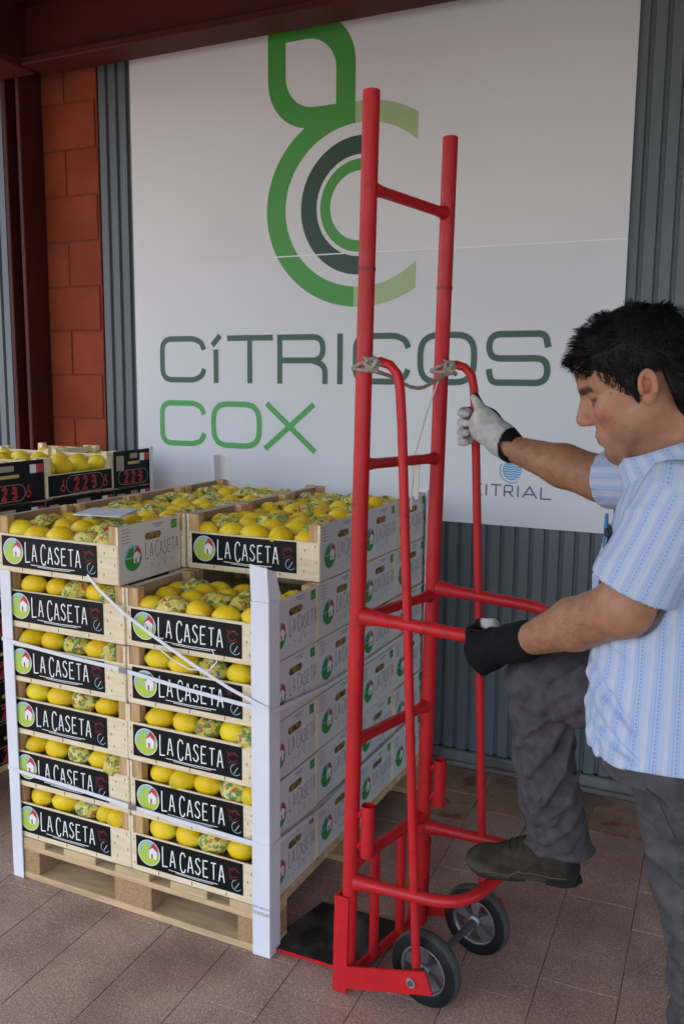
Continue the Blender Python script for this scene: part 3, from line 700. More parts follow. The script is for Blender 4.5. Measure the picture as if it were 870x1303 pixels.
band([(.325, -.012, .965), (.37, -.016, .928), (.45, -.019, .877), (.55, -.020, .826), (.66, -.020, .773), (.78, -.019, .722), (.87, -.0145, .690), (.8935, -.0125, .684)], .009, 'loose white strap hanging diagonally across the black labels')
band([(.556, -.0175, .800), (.60, -.0165, .772), (.66, -.0165, .752), (.72, -.017, .758), (.745, -.0175, .785), (.73, -.0175, .815)], .0035, 'thin curled strap end in front of the fourth layer label', th=.001)

# paper booklet on the fruit
M_paper = mat('booklet_paper', (.62, .66, .75, 1), .5, var=(30, (.75, .77, .8, 1), .45, .6))
t = thing('paper_booklet', 'white paper booklet lying on lemons in the open outer crate', 'booklet', (.245, .165, ZB+5*PITCH+.162), math.radians(12))
b = MB(); b.bbox(-.075, .075, -.055, .055, 0, .0025, .0005); b.build('page_block', M_paper, t)
b = MB(); b.add([(-.077, -.057, .0028), (.077, -.057, .0032), (.075, .058, .010), (-.075, .058, .0065), (-.077, -.057, .0034), (.077, -.057, .0038), (.075, .058, .0106), (-.075, .058, .0071)], [(3,2,1,0),(4,5,6,7),(0,1,5,4),(1,2,6,5),(2,3,7,6),(3,0,4,7)]); b.build('cover', M_paper, t)

# ------------------------------------------------------------------ second stack: black and red crates
X2, H2 = -.398, .1538
def crate223(y0, L, z, label, openface, deep=.30, x2=X2, fruit_=False, where=''):
    """crate whose printed face looks to +X; y0..y0+L along the wall direction"""
    t = thing('fruit_crate', label, 'crate', (x2, y0, z), 0, 'black and red fruit crates'); h = H2-.003
    b = MB(); b.bbox(-deep+.004, -.004, .004, L-.004, 0, .006, .001); b.build('base_board', M_inner, t)
    for x, y in ((-.032, .004), (-.032, L-.032), (-deep+.006, .004), (-deep+.006, L-.032)):
        b = MB(); b.bbox(x, x+.026, y, y+.028, .0065, h, .001); b.build('corner_post', M_pale, t)
    ph = .088 if openface else h-.002
    b = MB(); b.bbox(-.0055, -.0005, .001, L-.001, .002, ph, .001); fp = b.build('front_panel', M_pale if openface else M_black, t)
    b = MB(); b.bbox(-deep, -deep+.005, .001, L-.001, .002, ph, .001); b.build('back_panel', M_pale, t)
    for y in (.0005, L-.0045):
        b = MB(); b.bbox(-deep+.006, -.006, y, y+.004, .0065, h-.012 if openface else .09, .001); b.build('side_panel', M_pale, t)
    p1 = lambda y, z: (.0014, y, z); p2 = lambda y, z: (.0019, y, z)
    m0 = .012 if openface else .002
    if openface:
        b = MB(); b.box(-.0004, .0008, m0, L-m0, .006, ph-.004); b.build('front_label', M_black, fp)
    b = MB(); cy = L/2+(.02 if openface else .0); ch = .046 if openface else .040; cw = ch*.5; zz = .020
    span = cw*3+.024*2; y0_ = cy-span/2
    for dw, mi, pp in ((.0105, 0, p1), (.002, 1, p2)):
        y_ = y0_
        for c in '223': y_ = word(b, c, y_, zz, ch, cw, .024, dw, pp, mi)
    b.ribbon(arc(y0_-.012, zz+ch/2, ch*.72, 90, 270, 8)+arc(y0_+span+.012, zz+ch/2, ch*.72, -90, 90, 8), .0022, p1, 2, closed=True)
    for q in (y0_-.062, y0_+span+.055):
        if .01 < q < L-.03:
            b.ribbon(arc(q, zz+.012, .011, 0, 360, 10), .005, p1, 0); b.ribbon([(q, zz+.022), (q+.004, zz+.044)], .006, p1, 0)
    b.build('number_print', [M_red, M_black, M_beige], fp)
    if not openface:
        b = MB(); b.poly([(L-.072, .103), (L-.042, .103), (L-.042, .134), (L-.072, .134)], p1, 0); b.poly([(L-.041, .103), (L-.008, .103), (L-.008, .134), (L-.041, .134)], p1, 1)
        b.poly([(L*.42, .116), (L*.62, .116), (L*.62, .136), (L*.42, .136)], p1, 2); b.poly([(L*.36, .092), (L*.68, .092), (L*.68, .104), (L*.36, .104)], p1, 3)
        b.poly([(.012, .07), (.058, .07), (.058, .13), (.012, .13)], p1, 2); tag(b.build('paper_stickers', [M_wht, M_red, M_beige, M_gold], fp), kind='stuff')
    b = MB(); b.bbox(-deep+.035, -.035, .034, L-.034, .0065, .082, .003); b.build('paper_liner', M_liner, t)
    return t
NMS = ORD+['seventh']
for k in range(7):
    z = ZB+k*H2
    for y0, L, op, nm in ((.205, .385, False, 'near end'), (.595, .372, True, 'middle'), (.972, .232, False, 'wall end')):
        crate223(y0, L, z, 'black crate with red numbers, %s layer up, %s of its stack' % (NMS[k], nm), op if k == 6 else False)
    if k == 6 or k == 5:
        for y0, L, nm in ((.205, .385, 'near'), (.595, .372, 'middle'), (.972, .232, 'wall')):
            crate223(y0, L, z, 'fruit crate behind the black numbered crates, %s layer up, %s end' % (NMS[k], nm), True, x2=X2-.305)
ZT2 = z
rr = random.Random(77)
def heap(x0, x1, y0, y1, z, where, pw, nx, ny):
    for i in range(nx):
        for j in range(ny):
            wr = rr.random() < pw
            fruit(x0+(x1-x0)*i/max(1, nx-1)+rr.uniform(-.006, .006), y0+(y1-y0)*j/max(1, ny-1)+rr.uniform(-.004, .004), z+rr.uniform(0, .008), rr.uniform(0, 6), rr.uniform(-.2, .2), rr.choice([0, .3, 1.4, 2.5]), ('tissue wrapped lemon, ' if wr else 'yellow lemon, ')+NTH[j]+' of strip '+['one', 'two', 'three'][i]+' in '+where, wr, 'lemons in the black and red crates')
for xo, nm in ((0, 'number'), (-.305, 'rear')):
    heap(X2+xo-.25, X2+xo-.05, .25, .545, z+.102, 'the near black %s crate' % nm, .2, 3, 4)
    heap(X2+xo-.25, X2+xo-.05, .64, .925, z+.102, 'the middle black %s crate' % nm, .1, 3, 4)
    heap(X2+xo-.25, X2+xo-.05, 1.015, 1.165, z+.100, 'the wall end black %s crate' % nm, .2, 3, 2)
angle_post(X2+.007, 1.215, -1, -1, .0, 1.212, 'white cardboard corner post of the black crates near the wall', .045, .022)

# ================================================================== the red hand truck
M_rp0 = mat('red_powder_paint', (.50, .013, .017, 1), .36, spec=.45, var=(6, (.43, .011, .014, 1), .4, .65), bump=(300, .08, .0004))
def red_paint():
    m = bpy.data.materials.new('worn_red_paint'); m.use_nodes = True; n = m.node_tree.nodes; L = m.node_tree.links; b = n['Principled BSDF']
    b.inputs['Specular IOR Level'].default_value = .38
    g = n.new('ShaderNodeNewGeometry')
    def noise(sc, lo, hi, det=4, scl=None):
        z = n.new('ShaderNodeTexNoise'); z.inputs['Scale'].default_value = sc; z.inputs['Detail'].default_value = det
        L.new(g.outputs['Position'], z.inputs['Vector'])
        r = n.new('ShaderNodeMapRange'); r.inputs[1].default_value = lo; r.inputs[2].default_value = hi; L.new(z.outputs[0], r.inputs[0]); return r.outputs[0]
    def mix(f, a, c):
        x = n.new('ShaderNodeMix'); x.data_type = 'RGBA'; L.new(f, x.inputs[0])
        if isinstance(a, tuple): x.inputs[6].default_value = a
        else: L.new(a, x.inputs[6])
        x.inputs[7].default_value = c; return x.outputs[2]
    c = mix(noise(5, .35, .68), (.54, .011, .013, 1), (.43, .010, .012, 1))
    c = mix(noise(38, .60, .72), c, (.34, .012, .012, 1))                  # rubbed patches
    c = mix(noise(120, .705, .72, 2), c, (.10, .06, .05, 1))               # chips down to primer
    sp = n.new('ShaderNodeSeparateXYZ'); L.new(g.outputs['Position'], sp.inputs[0])
    L.new(c, b.inputs['Base Color'])
    r = n.new('ShaderNodeMapRange'); r.inputs[3].default_value = .33; r.inputs[4].default_value = .55; L.new(noise(16, .3, .7), r.inputs[0]); L.new(r.outputs[0], b.inputs['Roughness'])
    z = n.new('ShaderNodeTexNoise'); z.inputs['Scale'].default_value = 240; L.new(g.outputs['Position'], z.inputs['Vector'])
    bp = n.new('ShaderNodeBump'); bp.inputs['Strength'].default_value = .12; bp.inputs['Distance'].default_value = .0008; L.new(z.outputs[0], bp.inputs['Height']); L.new(bp.outputs[0], b.inputs['Normal'])
    return m
M_rp = red_paint()
M_plate = mat('worn_black_plate', (.016, .0155, .015, 1), .55, .0, .25, var=(6, (.13, .115, .10, 1), .45, .65))
M_rub = mat('tyre_rubber', (.009, .009, .0095, 1), .7, spec=.2, var=(20, (.018, .017, .016, 1), .45, .7))
M_tread = mat('tyre_dusty_tread', (.075, .072, .068, 1), .85, spec=.2, var=(25, (.05, .048, .046, 1), .4, .7))
M_alu = mat('rim_aluminium', (.30, .30, .30, 1), .42, .75, var=(12, (.2, .2, .2, 1), .4, .7))
M_steel = mat('axle_steel', (.14, .14, .135, 1), .45, .7)
M_bolt = mat('bolt_zinc', (.5, .5, .5, 1), .35, .8)
FW = Vector((1, -.005, 0)); AC = Vector((.2, .9798, 0)); BT = Vector((1.12, -.02, 0)); VF = .33
TK = lambda u, v, z: BT+FW*u+AC*v+Vector((0, 0, z))
tr = thing('hand_truck', 'tall red tubular hand truck beside the lemon crates', 'hand truck', tuple(BT))
loc = lambda u, v, z: tuple(TK(u, v, z)-BT)
def tubes(name, pts, r, m=M_rp, n=14, parent=None, flat=None):
    b = MB(); b.tube(pts, r, n, flat=flat); return b.build(name, m, parent or tr)
LEAN = .0165
ru = lambda z: .0+LEAN*z
for v, top in ((0, 2.103), (VF, 2.078)):
    o = tubes('rail', [loc(ru(z), v, z) for z in (.012, .5, 1.0, 1.5, top)], .0185, n=18)
    # swaged joint ring
    zj = 1.735 if v == 0 else 1.722
    b = MB(); b.tube([loc(ru(zj-.004), v, zj-.004), loc(ru(zj+.004), v, zj+.004)], .0196, 18); b.build('joint_ring', mat('red_joint', (.25, .008, .012, 1), .5), o)
    b = MB(); b.tube([loc(ru(top), v, top+.0002), loc(ru(top), v, top+.0012)], .0165, 18); b.build('end_cap', mat('tube_end', (.30, .012, .014, 1), .6), o)
# rungs between the rails; ends pressed flat
for z, r in ((1.905, .0125), (1.306, .0125), (.948, .0125), (.648, .0135), (.335, .0145)):
    ts = (.02, .06, .16, .5, .84, .94, .98); fl = (.55, .62, .95, 1, .95, .62, .55)
    flip = [1/f for f in fl] if z > 1.2 else None
    b = MB(); b.tube([loc(ru(z), VF*q, z-.006*q) for q in ts], [r*(1.0 if f > .9 else 1.25) for f in fl], 14); rg = b.build('rung', M_rp, tr)
    for q in (.052, .948):
        b = MB(); c0 = Vector(loc(ru(z), VF*q, z-.006*q)); rr2 = random.Random(int(z*100+q*10)); b.tube([c0-AC*.004, c0-AC*.0015, c0+AC*.0015, c0+AC*.004], [r*1.02, r*1.36+rr2.uniform(0, .001), r*1.32, r*1.02], 11); b.build('weld_bead', M_rp, rg)
# curved front bars from the rails down to the axle
for v, dz in ((0, 0), (VF, 0)):
    u0 = ru(1.53)
    path = [loc(u0+.016, v, 1.532), loc(u0+.040, v, 1.535), loc(u0+.062, v, 1.528), loc(u0+.080, v, 1.508), loc(u0+.087, v, 1.475), loc(.118, v, 1.40), loc(.133, v, 1.1), loc(.150, v, .75), loc(.166, v, .40), loc(.176, v, .20), loc(.181, v, .105)]
    tubes('front_bar', path, .0108, n=12)
# U-shaped handle and foot loop
def uloop(name, z0, z1, ue, r, rad, ust):
    P = [loc(ust, 0, z0), loc(ue, 0, z1), loc(ue+.008, VF, z1), loc(ust, VF, z0+.006)]
    path = rounded(P, rad, 8)
    d = []
    fine = []
    for i in range(len(path)-1):
        a, b_ = path[i], path[i+1]; n = 1 if (a-b_).length < .05 else 5
        for k in range(n): fine.append(a.lerp(b_, k/n))
    fine.append(path[-1])
    rr_ = []
    tot = len(fine)
    for i, p in enumerate(fine):
        e = min((p-fine[0]).length, (p-fine[-1]).length); rr_.append(r*(1+.55*max(0, 1-e/.05)))
    b = MB(); b.tube(fine, rr_, 14); b.build(name, M_rp, tr)
uloop('handle_loop', .955, .938, .345, .0150, .10, ru(.95)+.014)
uloop('foot_loop', .292, .300, .290, .0145, .095, ru(.3)+.014)
# socket tubes on the rails
for v in (0, VF):
    z0, z1 = (.365, .495)
    b = MB(); b.tube([loc(ru(z0)+.042, v, z0), loc(ru(z1)+.042, v, z1)], .0165, 16, cap=False); b.tube([loc(ru(z1)+.042, v, z1), loc(ru(z0)+.042, v, z0)], .0140, 16, cap=False)
    q = 16
    b.build('socket_tube', M_rp, tr)
    for zz in (z0+.025, z1-.025):
        b = MB(); a = Vector(loc(ru(zz)+.022, v, zz)); b.tube([loc(ru(zz)+.015, v, zz-.008), loc(ru(zz)+.028, v, zz+.008)], .006, 8); b.build('weld', M_rp, tr)
# angle irons at the foot of the rails
for v, sg in ((0, -1), (VF, 1)):
    b = MB()
    pts = [(-.0195, sg*.0195), (.012, sg*.0195), (.012, sg*.0245), (-.0245, sg*.0245), (-.0245, -sg*.016), (-.0195, -sg*.016)]
    lo = [loc(p[0], v+p[1], .004) for p in pts]; hi = [loc(p[0]+ru(.25), v+p[1], .258) for p in pts]
    fs = [[i, (i+1) % 6, 6+(i+1) % 6, 6+i] for i in range(6)]+[[3, 2, 1, 0], [5, 4, 3, 0], [6, 7, 8, 9], [6, 9, 10, 11]]
    b.add(lo+hi, fs); b.build('angle_iron', M_rp, tr)
    # flat side bracket out to the axle
    b = MB(); v0, v1 = v+sg*.022, v+sg*.028
    pr = [(.014, .022), (.236, .076), (.216, .130), (.014, .080)]
    vs = [loc(p[0], v0, p[1]) for p in pr]+[loc(p[0], v1, p[1]) for p in pr]
    b.add(vs, [(0,1,2,3),(7,6,5,4),(0,4,5,1),(1,5,6,2),(2,6,7,3),(3,7,4,0)]); b.build('axle_bracket', M_rp, tr)
    c0 = Vector(loc(.183, v1+sg*.0005, .093)); ax = AC*sg
    b = MB(); b.tube([c0, c0+ax*.002], .0125, 18); b.build('washer', M_bolt, tr)
    b = MB(); b.tube([c0+ax*.0022, c0+ax*.007], .0065, 6, smooth=False); b.build('axle_bolt', M_steel, tr)
# cross member, uprights and nose plate
b = MB(); b.tube([loc(-.002, .03, .030), loc(-.002, VF-.03, .030)], .013, 10); b.build('cross_member', M_rp, tr)
for v in (.105, .225):
    tubes('upright', [loc(.004, v, .034), loc(ru(.33), v, .335)], .0125, n=12)
b = MB(); c = [(-.275, .045), (-.012, .045), (-.012, VF-.035), (-.275, VF-.035)]
vs = [loc(u, v, .006+.006*(1 if u > -.1 else 0)) for u, v in c]+[loc(u, v, .0115+.006*(1 if u > -.1 else 0)) for u, v in c]
b.add(vs, [(3,2,1,0),(4,5,6,7),(0,1,5,4),(1,2,6,5),(2,3,7,6),(3,0,4,7)]); np_ = b.build('nose_plate', M_plate, tr)
b = MB(); vs = [loc(-.277, .043, .004), loc(-.012, .043, .010), loc(-.012, .0448, .010), loc(-.277, .0448, .004), loc(-.277, .043, .0128), loc(-.012, .043, .0188), loc(-.012, .0448, .0188), loc(-.277, .0448, .0128)]
b.add(vs, [(3,2,1,0),(4,5,6,7),(0,1,5,4),(1,2,6,5),(2,3,7,6),(3,0,4,7)]); b.build('plate_edge', M_rp, np_)
# axle and wheels
RW = .0935
b = MB(); b.tube([loc(.183, -.018, .0935), loc(.183, VF+.018, .0935)], .0095, 12); b.build('axle', M_steel, tr)
def wheel(v):
    c = Vector(loc(.183, v, RW))
    wo = link('wheel', None, tr, tuple(c)); wo.rotation_euler = (0, 0, math.atan2(AC.y, AC.x)-math.pi/2)
    hw_ = .019
    b = MB(); b.lathe([(.062, -hw_*.9), (.066, -hw_), (.082, -hw_), (.0885, -hw_*.8)], 40, 0, 'y'); b.lathe([(.0885, hw_*.8), (.082, hw_), (.066, hw_), (.062, hw_*.9)], 40, 0, 'y')
    b.lathe([(.0885, -hw_*.8), (.0925, -hw_*.45), (RW, 0), (.0925, hw_*.45), (.0885, hw_*.8)], 40, 1, 'y'); b.lathe([(.062, hw_*.9), (.0605, 0), (.062, -hw_*.9)], 40, 0, 'y')
    b.build('tyre', [M_rub, M_tread], wo)
    b = MB(); b.lathe([(.061, -.014), (.0625, -.0165), (.058, -.0165), (.055, -.010), (.054, 0), (.055, .010), (.058, .0165), (.0625, .0165), (.061, .014)], 40, 0, 'y'); b.build('rim', M_alu, wo)
    b = MB(); b.lathe([(.0, -.019), (.015, -.019), (.018, -.014), (.019, 0), (.018, .014), (.015, .019), (.0, .019)], 20, 0, 'y'); b.build('hub', M_alu, wo)
    for k in range(5):
        a = 2*math.pi*k/5+.35; ca_, sa_ = math.cos(a), math.sin(a); b = MB(); vs = []
        for r_, w_, t_ in ((.016, .008, .008), (.056, .0165, .007)):
            for s1, s2 in ((-1, -1), (1, -1), (1, 1), (-1, 1)): vs.append((ca_*r_-sa_*w_*s1, t_*s2, sa_*r_+ca_*w_*s1))
        b.add(vs, [(3,2,1,0),(4,5,6,7),(0,1,5,4),(1,2,6,5),(2,3,7,6),(3,0,4,7)]); b.build('spoke', M_alu, wo)
wheel(.040); wheel(VF-.040)

# rope tied between the bars --------------------------------------------------
M_rope = mat('beige_rope', (.40, .35, .28, 1), .9, var=(90, (.28, .24, .19, 1), .4, .6), bump=(400, .6, .002))
rp = thing('tied_rope', 'beige rope knotted around both rails of the red hand truck', 'rope', tuple(TK(0, 0, 1.5)))
RB = TK(0, 0, 1.5)
rl = lambda u, v, z: tuple(TK(u, v, z)-RB)
def rope(name, pts, r=.0042): b = MB(); b.tube(pts, r, 8); return b.build(name, M_rope, rp)
for v in (0, VF):
    rs = random.Random(int(v*100)); u0 = ru(1.53)
    for q in range(2):
        pts = []
        for i in range(17):
            a = 2*math.pi*i/16; pts.append(rl(u0+.0235*math.cos(a), v+.0235*math.sin(a), 1.518+.010*q+.010*math.cos(a)*(1 if q else -.4)))
        rope('loop', pts)
    kn = [rl(u0+.030+.015*math.cos(i*1.9+v)+rs.uniform(-.003, .003), v-.014+.012*math.sin(i*2.3), 1.528+.017*math.sin(i*1.5)) for i in range(12)]
    rope('knot', kn, .0055)
sag = [rl(ru(1.53)+.03, VF*q, 1.513-.030*math.sin(math.pi*q)+.006*math.sin(9*q)) for q in [i/12 for i in range(13)]]
rope('sagging_rope', sag, .0045)
M_string = mat('pale_string', (.55, .52, .46, 1), .85)
b = MB(); b.tube([rl(ru(1.5)+.012, VF-.024, 1.51), rl(ru(1.4)-.01, VF-.04, 1.42), rl(ru(1.3)-.03, VF-.055, 1.31), rl(ru(1.2)-.035, VF-.055, 1.22), rl(ru(1.2)-.036, VF-.055, 1.17)], .0019, 6); b.build('hanging_string', M_string, rp)
b = MB(); b.add([rl(-.018, VF-.055, 1.285), rl(.006, VF-.058, 1.29), rl(.004, VF-.058, 1.20), rl(-.008, VF-.053, 1.195), rl(-.018, VF-.053, 1.285), rl(.006, VF-.056, 1.29), rl(.004, VF-.056, 1.20), rl(-.008, VF-.051, 1.195)], [(0,1,2,3),(7,6,5,4),(0,4,5,1),(1,5,6,2),(2,6,7,3),(3,7,4,0)]); b.build('paper_strip', mat('paper_strip', (.55, .53, .47, 1), .8), rp)

# ================================================================== the man (signed distance fields meshed by surface nets)
def surface_nets(D, org, h):
    S = D < 0
    A = S[:-1, :-1, :-1].astype(np.int8)
    tot = np.zeros(A.shape, np.int8)
    for i in (0, 1):
        for j in (0, 1):
            for k in (0, 1):
                tot += S[i:S.shape[0]-1+i, j:S.shape[1]-1+j, k:S.shape[2]-1+k]
    act = np.argwhere((tot > 0) & (tot < 8))
    idx = -np.ones(A.shape, np.int32); idx[act[:, 0], act[:, 1], act[:, 2]] = np.arange(len(act))
    cs = [(i, j, k) for i in (0, 1) for j in (0, 1) for k in (0, 1)]
    V = {c: D[act[:, 0]+c[0], act[:, 1]+c[1], act[:, 2]+c[2]] for c in cs}
    P = np.zeros((len(act), 3)); N = np.zeros(len(act))
    for c in cs:
        for ax in range(3):
            if c[ax]: continue
            e = list(c); e[ax] = 1; e = tuple(e)
            a, b = V[c], V[e]; m = (a < 0) != (b < 0)
            t = np.where(m, a/np.where(m, a-b, 1), 0)
            q = np.zeros((len(act), 3)); q[:] = c; q[:, ax] += t
            P += q*m[:, None]; N += m
    P = (P/N[:, None]+act)*h+np.array(org)
    F_ = []
    nx, ny, nz = D.shape
    for ax in range(3):
        o1, o2 = (ax+1) % 3, (ax+2) % 3
        sl0 = [slice(None)]*3; sl1 = [slice(None)]*3; sl0[ax] = slice(0, -1); sl1[ax] = slice(1, None)
        X = S[tuple(sl0)] != S[tuple(sl1)]
        e = np.argwhere(X)
        e = e[(e[:, o1] > 0) & (e[:, o2] > 0) & (e[:, o1] < D.shape[o1]-1) & (e[:, o2] < D.shape[o2]-1)]
        def cell(d1, d2):
            q = e.copy(); q[:, o1] += d1; q[:, o2] += d2; return idx[q[:, 0], q[:, 1], q[:, 2]]
        Q = np.stack([cell(-1, -1), cell(0, -1), cell(0, 0), cell(-1, 0)], 1)
        fl = ~S[tuple(sl0)][e[:, 0], e[:, 1], e[:, 2]]
        Q[fl] = Q[fl][:, ::-1]; F_.append(Q)
    return P, np.concatenate(F_)
class SDF:
    def __init__(s, lo, hi, h):
        s.lo = np.array(lo, float); s.h = h; s.n = np.ceil((np.array(hi)-s.lo)/h).astype(int)+1
        s.D = np.full(s.n, .2, np.float32)
    def _win(s, lo, hi, m):
        a = np.clip(np.floor((np.array(lo)-m-s.lo)/s.h).astype(int), 0, s.n-1); b = np.clip(np.ceil((np.array(hi)+m-s.lo)/s.h).astype(int)+1, 1, s.n)
        g = np.meshgrid(*[s.lo[i]+s.h*np.arange(a[i], b[i]) for i in range(3)], indexing='ij')
        return tuple(slice(a[i], b[i]) for i in range(3)), g
    def _mix(s, w, d, k, op):
        D = s.D[w]
        if op == 'add':
            if k <= 0: R = np.minimum(D, d)
            else: t = np.clip(.5+.5*(d-D)/k, 0, 1); R = d*(1-t)+D*t-k*t*(1-t)
        elif op == 'sub':
            if k <= 0: R = np.maximum(D, -d)
            else: t = np.clip(.5-.5*(d+D)/k, 0, 1); R = D*(1-t)+(-d)*t+k*t*(1-t)
        elif op == 'int': R = np.maximum(D, d)
        s.D[w] = R
    def cone(s, a, b, ra, rb, k=.01, op='add', fn=None):
        a = np.array(a, float); b = np.array(b, float); r = max(ra, rb)
        w, g = s._win(np.minimum(a, b)-r, np.maximum(a, b)+r, k+.03); ab = b-a; L2 = ab@ab
        q = [g[i]-a[i] for i in range(3)]; t = np.clip((q[0]*ab[0]+q[1]*ab[1]+q[2]*ab[2])/L2, 0, 1)
        d = np.sqrt(sum((q[i]-t*ab[i])**2 for i in range(3)))-(ra+(rb-ra)*t)
        if fn is not None: d = d+fn(g, t)
        s._mix(w, d, k, op)
    def ell(s, c, r, k=.01, op='add', M=None):
        c = np.array(c, float); r = np.array(r, float); R = max(r)
        w, g = s._win(c-R, c+R, k+.03); q = [g[i]-c[i] for i in range(3)]
        if M is not None: q = [sum(M[j][i]*q[j] for j in range(3)) for i in range(3)]
        k0 = np.sqrt(sum((q[i]/r[i])**2 for i in range(3))); k1 = np.sqrt(sum((q[i]/r[i]**2)**2 for i in range(3)))+1e-9
        s._mix(w, np.where(k0 < 1e-3, -min(r), k0*(k0-1)/k1), k, op)
    def field(s, lo, hi, fn, k=.01, op='add'):
        w, g = s._win(lo, hi, k+.03); s._mix(w, fn(g), k, op)
    def plane(s, p, n, lo=None, hi=None):
        """cut away everything on the side the normal points to"""
        lo = s.lo if lo is None else lo; hi = s.lo+s.h*s.n if hi is None else hi
        w, g = s._win(lo, hi, 0); s._mix(w, sum((g[i]-p[i])*n[i] for i in range(3)), 0, 'int')
    def mesh(s, smooth=1):
        P, Q = surface_nets(s.D, s.lo, s.h)
        if smooth:
            for _ in range(smooth):
                e = np.concatenate([Q[:, [0, 1]], Q[:, [1, 2]], Q[:, [2, 3]], Q[:, [3, 0]]]); acc = np.zeros_like(P); cnt = np.zeros(len(P))
                np.add.at(acc, e[:, 0], P[e[:, 1]]); np.add.at(cnt, e[:, 0], 1); np.add.at(acc, e[:, 1], P[e[:, 0]]); np.add.at(cnt, e[:, 1], 1)
                P = P*.5+acc/np.maximum(cnt, 1)[:, None]*.5
        return P, Q
def np_obj(name, P, Q, mats, parent=None, cols=None, attr=None, origin=(0, 0, 0)):
    me = bpy.data.meshes.new(name); P = P-np.array(origin)
    me.vertices.add(len(P)); me.vertices.foreach_set('co', P.astype(np.float32).ravel())
    me.loops.add(Q.size); me.loops.foreach_set('vertex_index', Q.ravel().astype(np.int32))
    me.polygons.add(len(Q)); me.polygons.foreach_set('loop_start', np.arange(0, Q.size, Q.shape[1], dtype=np.int32))
    me.polygons.foreach_set('use_smooth', np.ones(len(Q), bool))
    me.update(calc_edges=True); me.validate()
    for m in (mats if isinstance(mats, list) else [mats]): me.materials.append(m)
    if cols is not None:
        a = me.color_attributes.new('Col', 'FLOAT_COLOR', 'POINT'); c = np.ones((len(P), 4), np.float32); c[:, :3] = cols; a.data.foreach_set('color', c.ravel())
    for k, v in (attr or {}).items():
        a = me.attributes.new(k, 'FLOAT', 'POINT'); a.data.foreach_set('value', v.astype(np.float32))
    return link(name, me, parent)
def vnoise(P, f, seed=0):
    """smooth pseudo noise from summed sines, about -1..1"""
    r = np.random.RandomState(seed); o = 0
    for i in range(6):
        d = r.randn(3); d /= np.linalg.norm(d); o = o+np.sin(f*(1+.25*i)*(P[0]*d[0]+P[1]*d[1]+P[2]*d[2])+r.uniform(0, 6.28)+1.3*np.sin(f*.5*(P[(i) % 3])+i))
    return o/3.2

def skin_mat(name, hairy=False):
    m = bpy.data.materials.new(name); m.use_nodes = True; n = m.node_tree.nodes; L = m.node_tree.links; b = n['Principled BSDF']
    b.inputs['Roughness'].default_value = .5; b.inputs['Subsurface Weight'].default_value = .12; b.inputs['Subsurface Radius'].default_value = (.012, .005, .003); b.inputs['Subsurface Scale'].default_value = .5
    b.inputs['Specular IOR Level'].default_value = .4
    vc = n.new('ShaderNodeVertexColor'); vc.layer_name = 'Col'
    tc = n.new('ShaderNodeTexCoord'); nz = n.new('ShaderNodeTexNoise'); nz.inputs['Scale'].default_value = 45; nz.inputs['Detail'].default_value = 6; L.new(tc.outputs['Object'], nz.inputs['Vector'])
    mr = n.new('ShaderNodeMapRange'); mr.inputs[1].default_value = .3; mr.inputs[2].default_value = .7; mr.inputs[3].default_value = .82; mr.inputs[4].default_value = 1.12; L.new(nz.outputs[0], mr.inputs[0])
    hs = n.new('ShaderNodeHueSaturation'); L.new(vc.outputs[0], hs.inputs['Color']); L.new(mr.outputs[0], hs.inputs['Value']); L.new(hs.outputs[0], b.inputs['Base Color'])
    n2 = n.new('ShaderNodeTexNoise'); n2.inputs['Scale'].default_value = 260; n2.inputs['Detail'].default_value = 4; L.new(tc.outputs['Object'], n2.inputs['Vector'])
    bp = n.new('ShaderNodeBump'); bp.inputs['Strength'].default_value = .22; bp.inputs['Distance'].default_value = .0012; L.new(n2.outputs[0], bp.inputs['Height']); L.new(bp.outputs[0], b.inputs['Normal'])
    return m
M_skin = skin_mat('skin')
def vc_mat(name, rough, bumpd=.0008, bscale=350):
    m = bpy.data.materials.new(name); m.use_nodes = True; n = m.node_tree.nodes; L = m.node_tree.links; b = n['Principled BSDF']; b.inputs['Roughness'].default_value = rough; b.inputs['Specular IOR Level'].default_value = .15
    vc = n.new('ShaderNodeVertexColor'); vc.layer_name = 'Col'
    tc = n.new('ShaderNodeTexCoord'); nz = n.new('ShaderNodeTexNoise'); nz.inputs['Scale'].default_value = 60; nz.inputs['Detail'].default_value = 5; L.new(tc.outputs['Object'], nz.inputs['Vector'])
    mr = n.new('ShaderNodeMapRange'); mr.inputs[1].default_value = .3; mr.inputs[2].default_value = .7; mr.inputs[3].default_value = .75; mr.inputs[4].default_value = 1.15; L.new(nz.outputs[0], mr.inputs[0])
    hs = n.new('ShaderNodeHueSaturation'); L.new(vc.outputs[0], hs.inputs['Color']); L.new(mr.outputs[0], hs.inputs['Value']); L.new(hs.outputs[0], b.inputs['Base Color'])
    n2 = n.new('ShaderNodeTexNoise'); n2.inputs['Scale'].default_value = bscale; L.new(tc.outputs['Object'], n2.inputs['Vector'])
    bp = n.new('ShaderNodeBump'); bp.inputs['Strength'].default_value = .5; bp.inputs['Distance'].default_value = bumpd; L.new(n2.outputs[0], bp.inputs['Height']); L.new(bp.outputs[0], b.inputs['Normal'])
    return m

